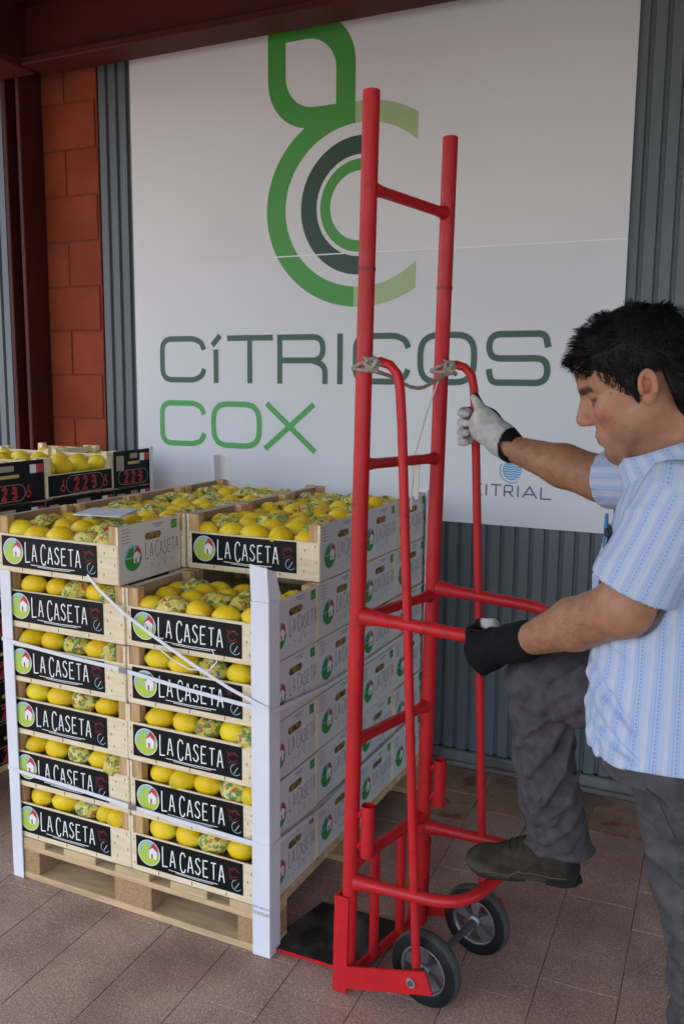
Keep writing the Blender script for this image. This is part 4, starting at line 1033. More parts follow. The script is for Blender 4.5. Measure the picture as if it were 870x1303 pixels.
# ---- joints (world metres)
J = dict(shR=(1.850, .020, 1.305), elR=(1.645, .125, 1.288), wrR=(1.418, .232, 1.338), shL=(1.842, -.318, 1.305), elL=(1.766, -.322, 1.118), wrL=(1.553, -.122, .978),
         hipR=(1.868, -.060, .875), knR=(1.556, .030, .850), anR=(1.582, .135, .43), hipL=(1.862, -.212, .85), knL=(1.950, -.260, .50), anL=(1.985, -.28, .10))
J = {k: np.array(v) for k, v in J.items()}
GA = math.radians(177); G = np.array([math.cos(GA), math.sin(GA), 0]); LF = np.array([-G[1], G[0], 0])   # facing, left side
TC = np.array([1.838, -.135, 0])                                                                        # torso axis
ORG = (1.87, -.2, 0.0)

# ---- head
HC = np.array([1.755, -.186, 1.489]); ha = math.radians(189); hp = math.radians(22.5)
hx = np.array([math.cos(ha)*math.cos(hp), math.sin(ha)*math.cos(hp), -math.sin(hp)]); hy = np.array([-math.sin(ha), math.cos(ha), 0]); hz = np.cross(hx, hy)
def build_head():
    s = SDF((-.17, -.115, -.235), (.15, .115, .165), .0024)
    s.ell((-.008, 0, .048), (.098, .076, .086), .02); s.ell((.040, 0, .048), (.056, .064, .060), .025)
    s.ell((.040, 0, -.020), (.054, .058, .066), .02)
    for y in (-1, 1):
        s.ell((.056, y*.044, -.016), (.030, .022, .024), .018)
        s.cone((.000, y*.055, -.040), (.066, y*.020, -.090), .023, .019, .022); s.ell((.030, y*.045, -.050), (.035, .021, .034), .02)
    s.ell((.078, 0, -.096), (.019, .024, .019), .014); s.ell((.070, 0, -.066), (.029, .033, .032), .016)
    s.cone((.026, 0, -.095), (.058, 0, -.106), .034, .022, .025)                                          # soft throat
    # brow ridge, eye hollows
    for y in (-1, 1):
        s.cone((.090, y*.010, .030), (.063, y*.053, .025), .0095, .010, .012)
        s.ell((.096, y*.034, .009), (.021, .019, .0130), .012, 'sub')
        s.ell((.0725, y*.032, .0090), (.0135, .0145, .0125), .003)                                        # eyeball under lids
        s.cone((.0855, y*.021, .0150), (.0740, y*.047, .0115), .0032, .0034, .003)                        # upper lid fold
        s.cone((.0840, y*.023, -.0010), (.0750, y*.045, .0005), .0028, .0028, .004); s.cone((.088, y*.020, -.010), (.070, y*.046, -.008), .0028, .0028, .008, 'sub')                        # lower lid
        s.cone((.0905, y*.0, .0), (.0905, y*.001, .0), .001, .001, .001)
    # nose
    s.cone((.088, 0, .022), (.1085, 0, -.018), .0092, .0128, .010); s.ell((.1095, 0, -.023), (.0130, .0132, .0112), .006)
    for y in (-1, 1):
        s.ell((.0995, y*.0115, -.0285), (.0120, .0078, .0088), .006); s.ell((.1050, y*.0065, -.0360), (.0045, .0032, .0035), .002, 'sub')
        s.cone((.094, y*.022, -.032), (.086, y*.034, -.060), .0030, .0030, .010, 'sub')                    # cheek fold
    # mouth
    s.cone((.0945, -.016, -.0585), (.0945, .016, -.0585), .0062, .0062, .008); s.cone((.0925, -.013, -.0720), (.0925, .013, -.0720), .0066, .0066, .008)
    s.cone((.1030, -.020, -.0652), (.1030, .020, -.0652), .0020, .0020, .004, 'sub'); s.cone((.0995, -.012, -.0825), (.0995, .012, -.0825), .0040, .0040, .010, 'sub')
    # ears
    ta = math.radians(-14); EM = np.array([[math.cos(ta), 0, math.sin(ta)], [0, 1, 0], [-math.sin(ta), 0, math.cos(ta)]])
    for y in (-1, 1):
        c = np.array([-.010, y*.0775, -.003])
        s.ell(c, (.0160, .0085, .0275), .006, 'add', EM); s.ell(c+(.003, y*.0085, .000), (.0088, .0075, .0170), .003, 'sub', EM); s.ell(c+(.005, y*.0065, -.006), (.0056, .0095, .0078), .002, 'sub', EM)
        pts = [c+EM @ np.array([.0130*math.cos(a), y*.0068, .0242*math.sin(a)]) for a in np.radians(np.arange(-30, 230, 20))]
        for p, q in zip(pts[:-1], pts[1:]): s.cone(p, q, .0036, .0036, .003)
        pts = [c+EM @ np.array([.0062*math.cos(a)-.002, y*.0066, .0145*math.sin(a)]) for a in np.radians(np.arange(60, 250, 25))]
        for p, q in zip(pts[:-1], pts[1:]): s.cone(p, q, .0022, .0022, .003)
        s.ell(c+EM @ np.array([.0108, y*.005, -.0040]), (.0045, .0045, .0060), .003); s.ell(c+EM @ np.array([.002, y*.0015, -.0240]), (.0085, .0050, .0085), .005)
    # neck
    nb = np.array([1.828, -.165, 1.310])-HC; nb = np.array([nb@hx, nb@hy, nb@hz]); s.cone((-.028, 0, -.050), nb, .055, .060, .03)
    for y in (-1, 1): s.cone((-.015, y*.045, -.03), nb+np.array([.045, y*.012, 0]), .016, .013, .03)
    return s.mesh(1)
hP, hQ = build_head()
sk = np.array([.370, .172, .094])
hc = np.tile(sk, (len(hP), 1))
def blend(mask, col, c=hc): m = np.clip(mask, 0, 1)[:, None]; c[:] = c*(1-m)+np.array(col)*m
X_, Y_, Z_ = hP.T; aY = abs(Y_)
g_ = lambda v, c, w: np.exp(-((v-c)/w)**2)
blend(.5*g_(X_, .075, .03)*g_(aY, .045, .018)*g_(Z_, -.022, .022), (.42, .155, .095))                     # cheeks
blend(.6*g_(X_, .108, .02)*g_(Z_, -.024, .016)*g_(aY, 0, .02), (.42, .15, .10))                           # nose
blend(.55*np.clip((-.048-Z_)/.02, 0, 1)*np.clip((X_-.0)/.03, 0, 1)*np.clip((Z_+.125)/.02, 0, 1), (.215, .118, .080))  # shaved beard
blend(.8*g_(X_, .10, .012)*g_(Z_, -.0655, .008)*np.clip((.024-aY)/.006, 0, 1), (.33, .115, .085))          # lips
blend(.9*g_(Z_, -.0652, .0016)*np.clip((.021-aY)/.003, 0, 1)*np.clip((X_-.09)/.004, 0, 1), (.10, .035, .028))
blend(.4*np.clip((aY-.074)/.006, 0, 1), (.42, .16, .11))                                                   # ears
brow = np.clip(1-abs(Z_-(.0265-6*(aY-.032)**2))/.0080, 0, 1)*np.clip((aY-.009)/.003, 0, 1)*np.clip((.056-aY)/.006, 0, 1)*np.clip((X_-.045)/.01, 0, 1)
blend(np.clip(brow*1.8*(1+.35*vnoise(hP.T, 500, 6)), 0, .88), (.022, .016, .013))
lid = g_(Z_, .0058-.08*(aY-.03), .0036)*np.clip((aY-.017)/.003, 0, 1)*np.clip((.053-aY)/.004, 0, 1)*np.clip((X_-.055)/.004, 0, 1)
blend(np.clip(lid*1.4, 0, .95), (.025, .014, .012))
blend(.45*g_(Z_, .004, .009)*g_(aY, .032, .016)*np.clip((X_-.07)/.005, 0, 1), (.23, .10, .065))
for (mx, mz, mr) in ((.050, .006, .0028), (.075, -.030, .0018), (.060, -.045, .0016)):
    blend(.85*np.exp(-(((X_-mx)**2+(Z_-mz)**2)/mr**2))*(Y_ > 0), (.12, .05, .035))
hW = HC+hP[:, :1]*hx+hP[:, 1:2]*hy+hP[:, 2:3]*hz

# ---- torso, arms and legs of the body under the clothes
def torso_d(g, inset, zlo, zhi, zs, dep, wid, fwd):
    q0 = (g[0]-TC[0]); q1 = (g[1]-TC[1]); z = g[2]; zc = np.clip(z, zlo, zhi)
    a = np.interp(zc, zs, dep)-inset; bb = np.interp(zc, zs, wid)-inset; f = np.interp(zc, zs, fwd)
    u = (q0*G[0]+q1*G[1]-f)/a; v = (q0*LF[0]+q1*LF[1])/bb
    r = (np.abs(u)**2.3+np.abs(v)**2.3)**(1/2.3)
    return np.maximum((r-1)*np.minimum(a, bb)*.95, np.maximum(z-zhi, zlo-z))
ZS = [.78, .86, .95, 1.05, 1.15, 1.22, 1.28, 1.33, 1.37, 1.41]
DEP = [.132, .137, .141, .140, .137, .130, .118, .098, .076, .060]
WID = [.204, .194, .176, .166, .165, .167, .166, .146, .098, .066]
FWD = [.0, .002, .004, .004, .000, -.004, -.008, -.006, .004, .014]
s = SDF((1.30, -.50, .05), (2.12, .34, 1.42), .006)
s.field((1.60, -.45, .75), (2.1, .05, 1.42), lambda g: torso_d(g, .014, .80, 1.40, ZS, DEP, WID, FWD), 0)
s.cone(J['shL'], J['elL'], .050, .047, .03); s.cone(J['elL'], J['elL']*.55+J['wrL']*.45, .0485, .0475, .02); s.cone(J['elL']*.55+J['wrL']*.45, J['wrL'], .0475, .0300, .015); s.cone(J['wrL'], J['wrL']+(J['wrL']-J['elL'])*.1, .030, .028, .01)
s.cone(J['shR'], J['elR'], .050, .046, .03); s.cone(J['elR'], J['elR']*.6+J['wrR']*.4, .0490, .0480, .02); s.cone(J['elR']*.6+J['wrR']*.4, J['wrR'], .0480, .0300, .015); s.cone(J['wrR'], J['wrR']+(J['wrR']-J['elR'])*.1, .030, .028, .01)
for a in 'RL':
    s.cone(J['hip'+a], J['kn'+a], .080, .055, .03); s.cone(J['kn'+a], J['an'+a], .055, .038, .02)
s.cone((1.835, -.160, 1.30), (1.822, -.165, 1.345), .054, .050, .03)
bP, bQ = s.mesh(1)
bc = np.tile(np.array([.345, .165, .085]), (len(bP), 1))
nn = vnoise(bP.T, 30, 3)[:, None]; bc *= 1+.05*nn
P = np.concatenate([hW, bP]); Q = np.concatenate([hQ, bQ+len(hW)]); Cc = np.concatenate([hc, bc])
man = np_obj('person', P, Q, M_skin, None, Cc)
tag(man, 'man in blue striped shirt with one foot on the red hand truck', 'person')

# ---- fine dark hair on the forearms
rs = np.random.RandomState(9); AV = []; AF = []
M_ahair = mat('arm_hair', (.035, .018, .010, 1), .6, spec=.2)
for el, wr_ in (('elL', 'wrL'), ('elR', 'wrR')):
    a_, b_ = J[el], J[wr_]; axd = (b_-a_)/np.linalg.norm(b_-a_)
    q = bP-a_; tt = (q@axd)/np.linalg.norm(b_-a_); rad = np.linalg.norm(q-np.outer(q@axd, axd), axis=1)
    ids = np.where((tt > .05) & (tt < .93) & (rad < .065))[0]
    for i in rs.choice(ids, 900):
        t_ = tt[i]; c_ = a_+(b_-a_)*t_; n = bP[i]-c_; n -= axd*(n@axd); n /= np.linalg.norm(n)+1e-9
        side = np.cross(axd, n); d = axd*rs.uniform(.5, 1)+side*rs.uniform(-.6, .9)+n*rs.uniform(.05, .22)-np.array([0, 0, .35]); d -= n*min(0, d@n-.04); d /= np.linalg.norm(d)
        w2 = np.cross(d, n); w2 /= np.linalg.norm(w2)+1e-9; p0 = bP[i]+rs.randn(3)*.002; p0 = p0+n*(.0003-((p0-bP[i])@n)); ln = rs.uniform(.006, .014); o = len(AV)
        AV += [tuple(p0+w2*.00016), tuple(p0-w2*.00016), tuple(p0+d*ln)]; AF.append([o, o+1, o+2])
me = bpy.data.meshes.new('arm_hair'); me.from_pydata(AV, [], AF); me.materials.append(M_ahair); tag(link('arm_hair', me, man), kind='stuff')
# ---- eyes
M_eye = mat('eye_dark', (.03, .018, .012, 1), .15)
# ---- hair: cap and many short locks
M_hair = mat('black_hair', (.0075, .0065, .0060, 1), .55, spec=.18)
s = SDF((-.15, -.11, -.12), (.14, .11, .18), .004)
s.ell((-.010, 0, .050), (.102, .0800, .0900), .01); s.ell((.036, 0, .060), (.062, .067, .058), .02)
s.cone((-.040, .055, -.015), (-.065, .030, -.060), .030, .026, .02); s.cone((-.040, -.055, -.015), (-.065, -.030, -.060), .030, .026, .02)
for y in (-1, 1):
    s.cone((.016, y*.071, .012), (.010, y*.073, -.016), .0065, .0045, .012)                                 # sideburns
    s.ell((-.014, y*.088, -.010), (.024, .030, .034), .008, 'sub')                                          # room for the ear
# hairline over the forehead and behind the ear
s.plane((.088, 0, .073), np.array([.80, 0, -.60])/1.0)
w_, g_3 = s._win(s.lo, s.lo+s.h*s.n, 0)
X3, Y3, Z3 = g_3
line = np.where(X3 > .028, .058+.010*np.cos(Y3*40)-(.050*np.clip((.062-X3)/.034, 0, 1)), np.where(X3 > .006, -.024, np.where(X3 > -.040, .018, -.075)))
s.D = np.maximum(s.D, (line-Z3)*.7).astype(np.float32)
cP, cQ = s.mesh(2)
tot = cP
cW = HC+cP[:, :1]*hx+cP[:, 1:2]*hy+cP[:, 2:3]*hz
hair = np_obj('hair', cW, cQ, M_hair, man)
rs = np.random.RandomState(4)
ctr = np.array([-.008, 0, .045]); LV = []; LQ = []
cent = cP[rs.randint(0, len(cP), 620)]
cdir = rs.randn(620, 3)*.34; clen = rs.uniform(.75, 1.35, 620); clift = rs.uniform(.10, .62, 620)
pick = cP[rs.randint(0, len(cP), 15000)]
own = np.array([np.argmin(((cent-p)**2).sum(1)) for p in pick])
for p, ci in zip(pick, own):
    n = (p-ctr); n /= np.linalg.norm(n)
    if (p[2] < -.045): ln = .010
    elif p[0] > .05: ln = .030
    elif p[2] > .09: ln = .030
    else: ln = .020
    ln *= clen[ci]*rs.uniform(.6, .95)
    flow = np.array([.75, .0, .15]) if (p[2] > .075 and p[0] > .0) else np.array([-.35, 0, -.80])
    if p[0] > .06: flow = np.array([.80, .1*np.sign(p[1]), -.30])
    d = n*clift[ci]+flow+cdir[ci]+rs.randn(3)*.07; d -= n*min(0, d@n); d /= np.linalg.norm(d)
    sd_ = np.cross(d, n); sd_ /= np.linalg.norm(sd_)+1e-9; wd = rs.uniform(.0004, .0009)
    tip = cent[ci]+d*ln; e_ = p+d*ln-n*ln*.22; e_ = e_*.72+(tip)*.28; m_ = p+d*ln*.55+n*.0022; o = len(LV)
    LV += [p-n*.002+sd_*wd, p-n*.002-sd_*wd, m_+sd_*wd*.8, m_-sd_*wd*.8, e_]
    LQ += [[o, o+1, o+3, o+2], [o+2, o+3, o+4, o+4]]
LV = np.array(LV); LW = HC+LV[:, :1]*hx+LV[:, 1:2]*hy+LV[:, 2:3]*hz
me = bpy.data.meshes.new('hair_locks'); me.from_pydata(LW.tolist(), [], [q if q[2] != q[3] else q[:3] for q in LQ]); me.materials.append(M_hair)
tag(link('hair_locks', me, hair), kind='stuff')

# ---- trousers
M_tro = mat('grey_work_trousers', (.082, .075, .078, 1), .9, spec=.15, var=(30, (.050, .047, .050, 1), .4, .65), bump=(500, .25, .0006))
def fold(seed, amp, ax, f=55):
    def fn(g, t):
        w = vnoise(g, 9, seed); q = g[0]*ax[0]+g[1]*ax[1]+g[2]*ax[2]
        r1 = (1-np.abs(np.sin(f*.62*q+2.2*w)))**2.2; r2 = (1-np.abs(np.sin(f*.9*(q+.25*g[0]-.2*g[2])+2.4*vnoise(g, 11, seed+3))))**3
        return -amp*(1.5*r1*(.25+.75*np.clip(.5+vnoise(g, 6, seed+5), 0, 1))+1.0*r2*np.clip(.4+vnoise(g, 7, seed+7), 0, 1)-.7)-amp*.4*vnoise(g, 14, seed+2)
    return fn
def limb_pt(a, b, ra, rb, t, ang_, dr=0):
    """point on a limb surface; ang 0 looks to the camera side (-Y), 90 to the front (-X)"""
    ax_ = (b-a)/np.linalg.norm(b-a); e1 = np.array([0, -1., 0]); e1 -= ax_*(e1@ax_); e1 /= np.linalg.norm(e1); e2 = np.cross(ax_, e1)
    if e2[0] > 0: e2 = -e2
    r = ra+(rb-ra)*t+dr; q = math.radians(ang_); return a+(b-a)*t+e1*r*math.cos(q)+e2*r*math.sin(q)
def crease(s, a, b, ra, rb, pts, rad=.010, dr=-.004, k=.010, op='add'):
    P_ = [limb_pt(a, b, ra, rb, t, g, dr) for t, g in pts]
    n_ = len(P_)-1
    for i in range(n_):
        f0, f1 = math.sin(math.pi*(i+.15)/(n_+.3)), math.sin(math.pi*(i+1.15)/(n_+.3))
        s.cone(P_[i], P_[i+1], rad*max(.35, f0), rad*max(.35, f1), k, op)
s = SDF((1.34, -.45, .02), (2.12, .30, 1.02), .0042)
s.field((1.6, -.45, .72), (2.1, .05, 1.0), lambda g: torso_d(g, .012, .80, .97, ZS, DEP, WID, FWD), 0)
s.cone(J['hipR'], J['knR'], .098, .076, .03, fn=fold(1, .0065, (.7, .3, -.8), 44))
mid = J['knR']*.5+J['anR']*.5+np.array([-.006, .0, 0])
s.cone(J['knR'], mid, .075, .067, .02, fn=fold(2, .0070, (.5, .2, .85), 64)); s.cone(mid, J['anR']+np.array([.010, 0, -.010]), .067, .079, .02, fn=fold(3, .0075, (-.45, .2, .9), 72))
shinA, shinB = J['knR'], J['anR']
for pts, rd in (([(.02, -75), (.08, -40), (.17, 0), (.30, 40), (.40, 70)], .012), ([(.06, -80), (.16, -50), (.30, -15), (.46, 25), (.60, 60)], .011), ([(.12, -85), (.26, -60), (.45, -35), (.62, 0), (.74, 30)], .010),
                ([(.25, 85), (.45, 60), (.65, 30), (.85, 5)], .010), ([(.50, -80), (.62, -45), (.74, -10), (.80, 20)], .011), ([(.70, -85), (.78, -40), (.86, 5), (.88, 50)], .012), ([(.82, -80), (.90, -35), (.95, 15), (.96, 60)], .012), ([(.60, 80), (.70, 50), (.80, 15), (.93, -30)], .010)):
    crease(s, shinA, shinB, .075, .078, pts, rd)
for pts in ([(.10, -40), (.2, 0), (.3, 35)], [(.36, -45), (.52, -8), (.66, 28)], [(.66, -40), (.76, 0), (.83, 35)]): crease(s, shinA, shinB, .075, .078, pts, .008, .004, .008, 'sub')
for pts, rd in (([(.98, -70), (.90, -30), (.78, 10), (.62, 50)], .013), ([(.92, -80), (.80, -45), (.62, -10), (.45, 35)], .012), ([(.80, -80), (.66, -50), (.50, -25), (.34, 10)], .011)): crease(s, J['hipR'], J['knR'], .098, .076, pts, rd)
s.plane(J['anR']+np.array([0, 0, -.005]), np.array([-.10, 0, -.995]), (1.40, -.05, .20), (1.75, .3, .46))
s.cone(J['hipL'], J['knL'], .100, .084, .03, fn=fold(6, .0090, (.55, .2, .85), 48)); s.cone(J['knL'], J['anL'], .085, .084, .02, fn=fold(7, .0080, (.5, .1, .9), 62))
for pts, rd in (([(.05, 85), (.12, 45), (.20, 5), (.26, -40)], .012), ([(.16, 90), (.26, 50), (.36, 10), (.42, -30)], .011), ([(.34, 88), (.46, 50), (.56, 15), (.60, -30)], .012), ([(.52, 90), (.64, 52), (.74, 10), (.78, -35)], .011), ([(.70, 90), (.80, 50), (.88, 10), (.90, -30)], .012), ([(.86, 88), (.93, 45), (.97, 0), (.99, -35)], .012)): crease(s, J['hipL'], J['knL'], .100, .084, pts, rd)
for pts, rd in (([(.05, 88), (.14, 45), (.22, 0), (.24, -40)], .012), ([(.25, 80), (.40, 40), (.55, 10), (.62, -20)], .012), ([(.60, 85), (.70, 40), (.78, 0), (.80, -40)], .012)): crease(s, J['knL'], J['anL'], .085, .084, pts, rd)
s.plane((0, 0, .045), (0, 0, -1))
tP, tQ = s.mesh(1); tro = np_obj('trousers', tP, tQ, M_tro, man)
# pocket opening seam on the near hip
b = MB()
def on_tro(p, d=.0015):
    i = np.argmin(((tP-np.array(p))**2).sum(1)); v = tP[i]; c_ = np.array([1.88, -.15, v[2]]); n = v-c_; n[2] = 0; n /= np.linalg.norm(n); return tuple(v+n*d)
b.tube([on_tro((1.80+.014*i, -.40, .80-.022*i)) for i in range(5)], .0016, 6); b.build('pocket_seam', mat('trouser_seam', (.035, .033, .035, 1), .9), tro)

# ---- shirt
def shirt_mat():
    m = bpy.data.materials.new('blue_striped_cotton'); m.use_nodes = True; n = m.node_tree.nodes; L = m.node_tree.links; b = n['Principled BSDF']; b.inputs['Roughness'].default_value = .85; b.inputs['Specular IOR Level'].default_value = .15
    at = n.new('ShaderNodeAttribute'); at.attribute_name = 'stripe'; al = n.new('ShaderNodeAttribute'); al.attribute_name = 'along'
    def math_(op, a, b_=None, c=None):
        q = n.new('ShaderNodeMath'); q.operation = op
        for i, v in enumerate((a, b_, c)):
            if v is None: continue
            if isinstance(v, (int, float)): q.inputs[i].default_value = v
            else: L.new(v, q.inputs[i])
        return q.outputs[0]
    ph = math_('FRACT', math_('MULTIPLY', at.outputs['Fac'], 1/.029))
    def line(c, w): return math_('LESS_THAN', math_('ABSOLUTE', math_('SUBTRACT', ph, c)), w)
    def mix(f, a, col):
        x = n.new('ShaderNodeMix'); x.data_type = 'RGBA'; L.new(f, x.inputs[0])
        if isinstance(a, tuple): x.inputs[6].default_value = a
        else: L.new(a, x.inputs[6])
        x.inputs[7].default_value = col; return x.outputs[2]
    c = mix(line(.30, .16), (.365, .45, .60, 1), (.40, .48, .62, 1))
    c = mix(line(.50, .045), c, (.53, .51, .50, 1))
    c = mix(line(.60, .03), c, (.46, .53, .68, 1))
    dots = math_('LESS_THAN', math_('FRACT', math_('MULTIPLY', al.outputs['Fac'], 1/.007)), .55)
    c = mix(math_('MULTIPLY', line(.03, .045), dots), c, (.22, .30, .50, 1))
    c = mix(line(.16, .018), c, (.28, .38, .60, 1)); c = mix(line(.86, .022), c, (.27, .37, .58, 1))
    L.new(c, b.inputs['Base Color'])
    tc = n.new('ShaderNodeTexCoord'); nz = n.new('ShaderNodeTexNoise'); nz.inputs['Scale'].default_value = 38; nz.inputs['Detail'].default_value = 5; L.new(tc.outputs['Object'], nz.inputs['Vector'])
    bp = n.new('ShaderNodeBump'); bp.inputs['Strength'].default_value = .35; bp.inputs['Distance'].default_value = .004; L.new(nz.outputs[0], bp.inputs['Height']); L.new(bp.outputs[0], b.inputs['Normal'])
    return m
M_shirt = shirt_mat()
s = SDF((1.55, -.52, .74), (2.14, .20, 1.45), .0046)
def shirt_torso(g):
    d = torso_d(g, -.004, .800, 1.395, ZS, DEP, WID, FWD)
    w = vnoise(g, 10, 21)
    low = np.clip((1.08-g[2])/.15, 0, 1)
    d = d-.0042*np.sin(34*(.55*g[0]+.9*g[2]*.75-.25*g[1])+2.8*w)*(.25+.75*low)-.003*vnoise(g, 18, 23)
    hem = .822+.022*np.cos(3.2*(g[0]-1.84)*3)-.02*vnoise(g, 6, 9)*.4
    return np.maximum(d, hem-g[2])
s.field((1.60, -.46, .76), (2.12, .06, 1.42), shirt_torso, 0)
def tor_pt(g_, z, dr=0):
    a_ = np.interp(z, ZS, DEP)+.004+dr; b_ = np.interp(z, ZS, WID)+.004+dr; q = math.radians(g_); c_, s_ = math.cos(q), math.sin(q)
    rr_ = (abs(c_)**2.3+abs(s_)**2.3)**(-1/2.3)
    return TC+G*(a_*c_*rr_+np.interp(z, ZS, FWD))+LF*(b_*s_*rr_)+np.array([0, 0, z])
for pts, rd, op_ in (([(20, 1.04), (40, 1.01), (60, .975), (85, .93), (105, .90)], .012, 'add'), ([(12, .99), (30, .965), (52, .93), (75, .885), (92, .85)], .012, 'add'), ([(30, .90), (50, .875), (70, .845)], .010, 'add'), ([(60, 1.06), (78, 1.02), (98, .98)], .012, 'add'), ([(5, .93), (18, .90), (34, .86), (44, .83)], .011, 'add'),
                     ([(8, 1.20), (22, 1.14), (30, 1.06)], .010, 'add'), ([(16, 1.01), (36, .985), (58, .95), (80, .905)], .008, 'sub'), ([(40, .91), (62, .88), (82, .855)], .008, 'sub')):
    P_ = [tor_pt(g_, z, -.005 if op_ == 'add' else .003) for g_, z in pts]; n_ = len(P_)-1
    for i in range(n_): s.cone(P_[i], P_[i+1], rd*max(.35, math.sin(math.pi*(i+.15)/(n_+.3))), rd*max(.35, math.sin(math.pi*(i+1.15)/(n_+.3))), .012, op_)
uL = J['elL']-J['shL']; uR = J['elR']-J['shR']
hemL = J['shL']+uL*.82; hemR = J['shR']+uR*.93
s.cone(J['shL'], J['shL']+uL*1.0, .068, .076, .030, fn=fold(31, .0030, (.4, .5, .7), 46))
s.cone(J['shR'], J['shR']+uR*1.05, .068, .066, .035, fn=fold(33, .0030, (.6, .4, .3), 46))
nL = uL/np.linalg.norm(uL); nL2 = nL+np.array([-.10, 0, -.22]); nL2 /= np.linalg.norm(nL2); nR = uR/np.linalg.norm(uR)
# sleeve hems: cut only around the arms
for p, n_, arm in ((hemL, nL2, 'L'), (hemR, nR, 'R')):
    w_, g = s._win(p-.13, p+.13, 0)
    q = sum((g[i]-p[i])*n_[i] for i in range(3)); rad = np.sqrt(np.maximum(0, sum((g[i]-p[i])**2 for i in range(3))-q*q))
    tors = torso_d(g, -.004, .80, 1.395, ZS, DEP, WID, FWD)
    cut = np.where(tors > .010, q, -1)
    s.D[w_] = np.maximum(s.D[w_], np.where((rad < .12) & (q > -.02), cut, -1)).astype(np.float32)
    s.cone(p-n_*.03, p+n_*.03, .062 if arm == 'L' else .058, .064 if arm == 'L' else .059, .0, 'sub') if True else None
s.ell((1.808, -.175, 1.40), (.066, .062, .055), .006, 'sub')
sP, sQ = s.mesh(1)
# stripe coordinates: around the torso axis, or around the sleeve axis
rel = sP-TC; ang_ = np.arctan2(rel@LF, rel@G); stripe = ang_*.165; along = sP[:, 2].copy()
def around(a, ax):
    n_ = ax/np.linalg.norm(ax); e1 = np.cross(n_, [0, 0, 1.]); e1 /= np.linalg.norm(e1); e2 = np.cross(n_, e1); q = sP-a; return np.arctan2(q@e1, q@e2)*.074, q@n_
td = torso_d(sP.T, -.004, .80, 1.395, ZS, DEP, WID, FWD)
for a, ax in ((J['shL'], uL), (J['shR'], uR)):
    st, al_ = around(a, ax); near = (td > .012) & (al_ > -.02) & (al_ < .35) & (np.linalg.norm(sP-a-np.outer(al_, ax/np.linalg.norm(ax)), axis=1) < .10)
    stripe[near] = st[near]+.3; along[near] = al_[near]
shirt = np_obj('shirt', sP, sQ, M_shirt, man, attr={'stripe': stripe, 'along': along})
# collar: folded band around the neck
NB = np.array([1.816, -.175, 1.350]); axn = np.array([-.36, 0.0, .93]); axn /= np.linalg.norm(axn); c1 = G-axn*(G@axn); c1 /= np.linalg.norm(c1); c2 = np.cross(axn, c1)
V = []; Qs = []; st = []; al2 = []; n = 56
prof = [(.073, -.014), (.0715, .020), (.0735, .034), (.0785, .035), (.0835, .022), (.0895, -.004), (.0925, -.018), (.0895, -.019), (.083, .002), (.078, .020)]
for i in range(n+1):
    a = math.radians(14)+(2*math.pi-math.radians(28))*i/n; fr = max(0, math.cos(a))**3
    for j, (r, hgt) in enumerate(prof):
        rr_ = r*(1+.03*math.sin(3*a)); h2 = hgt*(1+.25*fr)-(.030*fr if j >= 5 else 0)
        p = NB+c1*(rr_*math.cos(a)*1.02)+c2*(rr_*math.sin(a))+axn*h2; V.append(p); st.append(a*.078+hgt*.35); al2.append(hgt)
m_ = len(prof)
for i in range(n):
    for j in range(m_): Qs.append([i*m_+j, i*m_+(j+1) % m_, (i+1)*m_+(j+1) % m_, (i+1)*m_+j])
np_obj('collar', np.array(V), np.array(Qs), M_shirt, shirt, attr={'stripe': np.array(st), 'along': np.array(al2)})
def on_shirt(p, d=.002, ctr=None):
    i = np.argmin(((sP-np.array(p))**2).sum(1)); v = sP[i]; c_ = np.array([TC[0], TC[1], v[2]]) if ctr is None else np.array(ctr); n = v-c_; n[2] = 0; n /= np.linalg.norm(n); return v+n*d
# chest pocket patch on the near breast
V = []; Qs = []; st = []; al2 = []; na, nz_ = 10, 10
for layer in (0, 1):
    for i in range(na+1):
        for j in range(nz_+1):
            a_ = 8+26*i/na; z_ = 1.105+.125*j/nz_-(.012*(1-abs(2*i/na-1)) if j == 0 else 0)*-1
            p0 = tor_pt(a_, z_); i_ = np.argmin(((sP-p0)**2).sum(1)); n_ = p0-np.array([TC[0], TC[1], z_]); n_ /= np.linalg.norm(n_); off = max(0, (sP[i_]-p0)@n_)
            V.append(p0+n_*(off+.0012+.0016*layer+(.004 if j == nz_ else 0))); st.append(math.radians(a_)*.165+.007); al2.append(z_)
m_ = (na+1)*(nz_+1)
for i in range(na):
    for j in range(nz_):
        q = [i*(nz_+1)+j, (i+1)*(nz_+1)+j, (i+1)*(nz_+1)+j+1, i*(nz_+1)+j+1]; Qs.append([m_+k for k in q]); Qs.append(q[::-1])
for i in range(na): Qs.append([i*(nz_+1)+nz_, (i+1)*(nz_+1)+nz_, m_+(i+1)*(nz_+1)+nz_, m_+i*(nz_+1)+nz_]); Qs.append([m_+i*(nz_+1), m_+(i+1)*(nz_+1), (i+1)*(nz_+1), i*(nz_+1)])
np_obj('chest_pocket', np.array(V), np.array(Qs), M_shirt, shirt, attr={'stripe': np.array(st), 'along': np.array(al2)})
